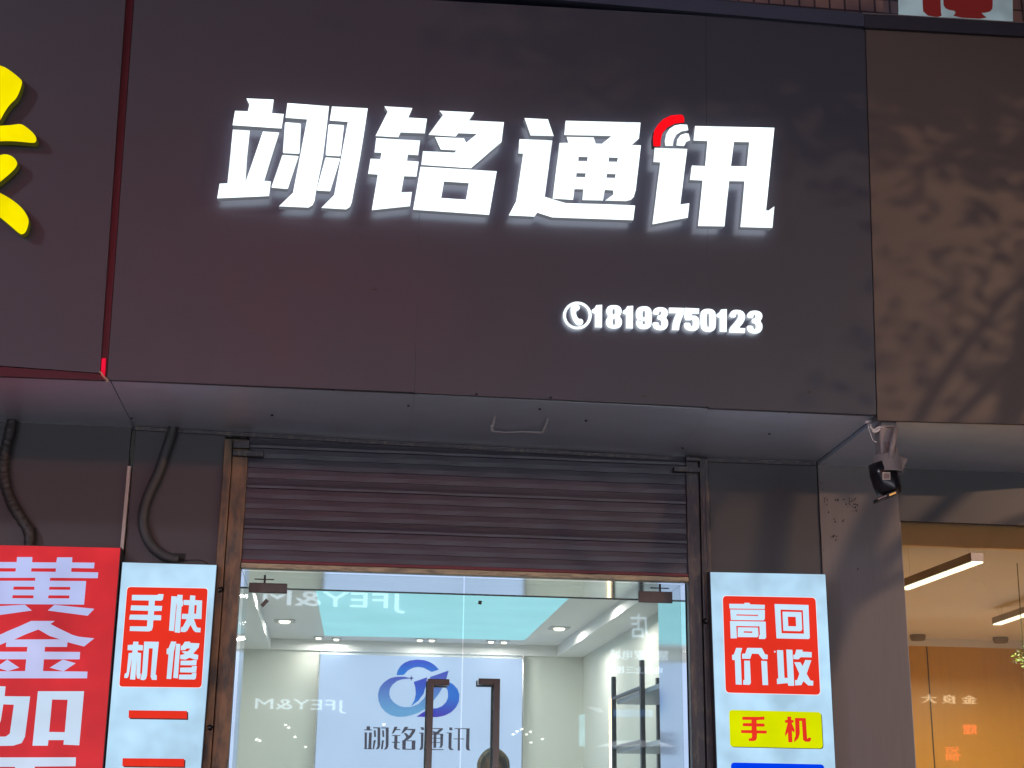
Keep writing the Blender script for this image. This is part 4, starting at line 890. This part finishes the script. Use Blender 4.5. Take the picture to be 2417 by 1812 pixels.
LL_ = ['topmost of the left cluster, above the mirrored diagonal', 'second from the top in the left cluster', 'third down in the left cluster', 'lowest of the left cluster', 'leftmost of all, beside the door edge', 'second from the left, beside the door edge', 'leftmost of the cluster right of the right handle', 'second of the cluster right of the right handle', 'highest of the cluster right of the right handle', 'fourth of the cluster right of the right handle', 'fifth of the cluster right of the right handle', 'lowest of the cluster right of the right handle', 'rightmost of all, on the pale back wall', 'lone one over the lit logo panel']
for (px_, py_), l_ in zip([(675, 1713), (682, 1719), (697, 1741), (722, 1764), (608, 1747), (615, 1750), (1207, 1735), (1216, 1728), (1227, 1723), (1238, 1735), (1247, 1729), (1248, 1754), (1275, 1746), (905, 1712)], LL_):
    c = mirror(px_, py_); o = MB().lathe([(0, -.018), (.022, -.010), (.028, 0), (.018, .014), (0, .016)], c+Vector((0, .3, 0)), 10).build('far_lamp', FL_)
    tag(o, 'tiny mirrored street light, '+l_, 'lamp', 'tiny lamps mirrored in the door glass')
def opoly(name, pts, col, st, label):
    v = [mirror(*q)+Vector((0, .4, 0)) for q in pts]; o = MB().slab(v, (0, 1, 0), .04).build(name, glow(name+str(pts[0][0]), col, st, .3, 3)); tag(o, label, 'lit front')
opoly('banner_sign', [(1359, 1690), (1372, 1688), (1372, 1764), (1359, 1763)], (.45, .85, 1, 1), 3, 'narrow pale blue upright banner mirrored left of the display shelf')
opoly('lit_awning', [(1400, 1764), (1446, 1750), (1540, 1750), (1585, 1764)], (.9, .93, 1, 1), 1.8, 'pale wide awning mirrored low across the display shelf')
opoly('lit_canopy', [(1376, 1671), (1408, 1674), (1416, 1684), (1404, 1684)], (.9, .93, 1, 1), 1.6, 'small pale slanted canopy edge mirrored above the shelf')
opoly('blue_sign', [(1440, 1678), (1530, 1678), (1530, 1694), (1440, 1694)], (.25, .5, 1, 1), 1.6, 'dim blue shop sign mirrored across the display shelf')
# street lamps on our side
def lamp(x, y, h, col, power, label, size=.25):
    t = empty('street_lamp', (x, y, 0), label, 'street lamp', 'street lamps along the kerb')
    MB().tube([(x, y, 0), (x, y, h)], [.09, .06], 12).build('pole', M['facade'], t); MB().tube([(x, y, h), (x, y+.5, h+.25), (x, y+1.2, h+.3)], .04, 8).build('arm', M['facade'], t)
    MB().box(x-.15, x+.15, y+.9, y+1.5, h+.28, h+.36).build('lamp_head', M['facade'], t, bevel=.02)
    ld = bpy.data.lights.new('street_lamp_light', 'POINT'); ld.energy = power; ld.color = col; ld.shadow_soft_size = size
    lo = bpy.data.objects.new('street_lamp_light', ld); COL.objects.link(lo); lo.location = (x, y+1.2, h+.1); return t
lamp(10.5, -9.5, 4.6, (1, .60, .36), 1500, 'warm street lamp off to the right of the picture', .055)
lamp(-6.0, -7.8, 6.2, (.90, .88, 1), 700, 'cool street lamp off to the left of the picture')
# street tree right of the view: its shadow falls across the brown fascia
tx, ty = 5.3, -3.2
tr = empty('street_tree', (tx, ty, 0), 'street tree just right of the picture that throws leaf shadows on the brown fascia', 'tree')
tb = MB(); tb.tube([(tx+.5, ty, 0), (tx+.35, ty, 1.6), (tx+.2, ty+.05, 2.6)], [.16, .12, .10], 12)
tips = []
for (dx0, z0, dx1, z1, r_) in [(.2, 2.5, 1.25, 4.6, .06), (.2, 2.6, .75, 4.9, .05), (.3, 3.1, 1.6, 4.2, .035), (-.1, 3.2, .55, 4.25, .025), (.0, 3.45, .95, 4.35, .02), (.15, 2.8, -.2, 3.6, .03), (.5, 3.3, 1.5, 3.75, .02)]:
    a_ = Vector((tx+dx0, ty, z0)); e_ = Vector((tx+dx1, ty+random.uniform(-.15, .15), z1)); m_ = a_.lerp(e_, .5)+Vector((random.uniform(-.06, .06), 0, .06))
    tb.tube(spline([a_, m_, e_], 6), [r_*(1-.6*k/12) for k in range(13)], 8); tips.append((e_, m_))
tb.build('trunk', mat('bark', (.12, .09, .07, 1), .9), tr)
lv = MB()
def leaves(c, n_, sp, L=.05):
    for i in range(n_):
        p = c+Vector((random.gauss(0, sp[0]), random.gauss(0, sp[1]), random.gauss(0, sp[2]))); a_ = Vector((random.uniform(-1, 1), random.uniform(-1, 1), random.uniform(-.9, .3))).normalized(); b_ = a_.orthogonal().normalized()
        lv.add([p-a_*L, p+b_*L*.36, p+a_*L, p-b_*L*.36], [(0, 1, 2, 3)])
for x_, z_, n_ in [(-.9, 5.1, 500), (-.4, 4.98, 700), (.1, 5.0, 760), (.6, 5.05, 760), (1.2, 5.0, 700), (.2, 4.72, 340), (1.0, 4.66, 260), (-.7, 4.78, 200), (.6, 4.62, 160)]: leaves(Vector((tx+x_, ty, z_)), n_, (.26, .25, .13))
for x_, z_, n_ in [(.62, 3.88, 130), (.85, 3.98, 150), (.45, 3.80, 60), (.98, 4.15, 110), (.70, 4.08, 60), (.5, 4.2, 40), (.12, 3.95, 45), (.0, 3.82, 45), (.22, 4.1, 30), (.33, 4.25, 20)]: leaves(Vector((tx+x_, ty, z_)), n_, (.12, .10, .07), .036)
lv.build('crown', mat('foliage', (.05, .09, .03, 1), .6), tr)
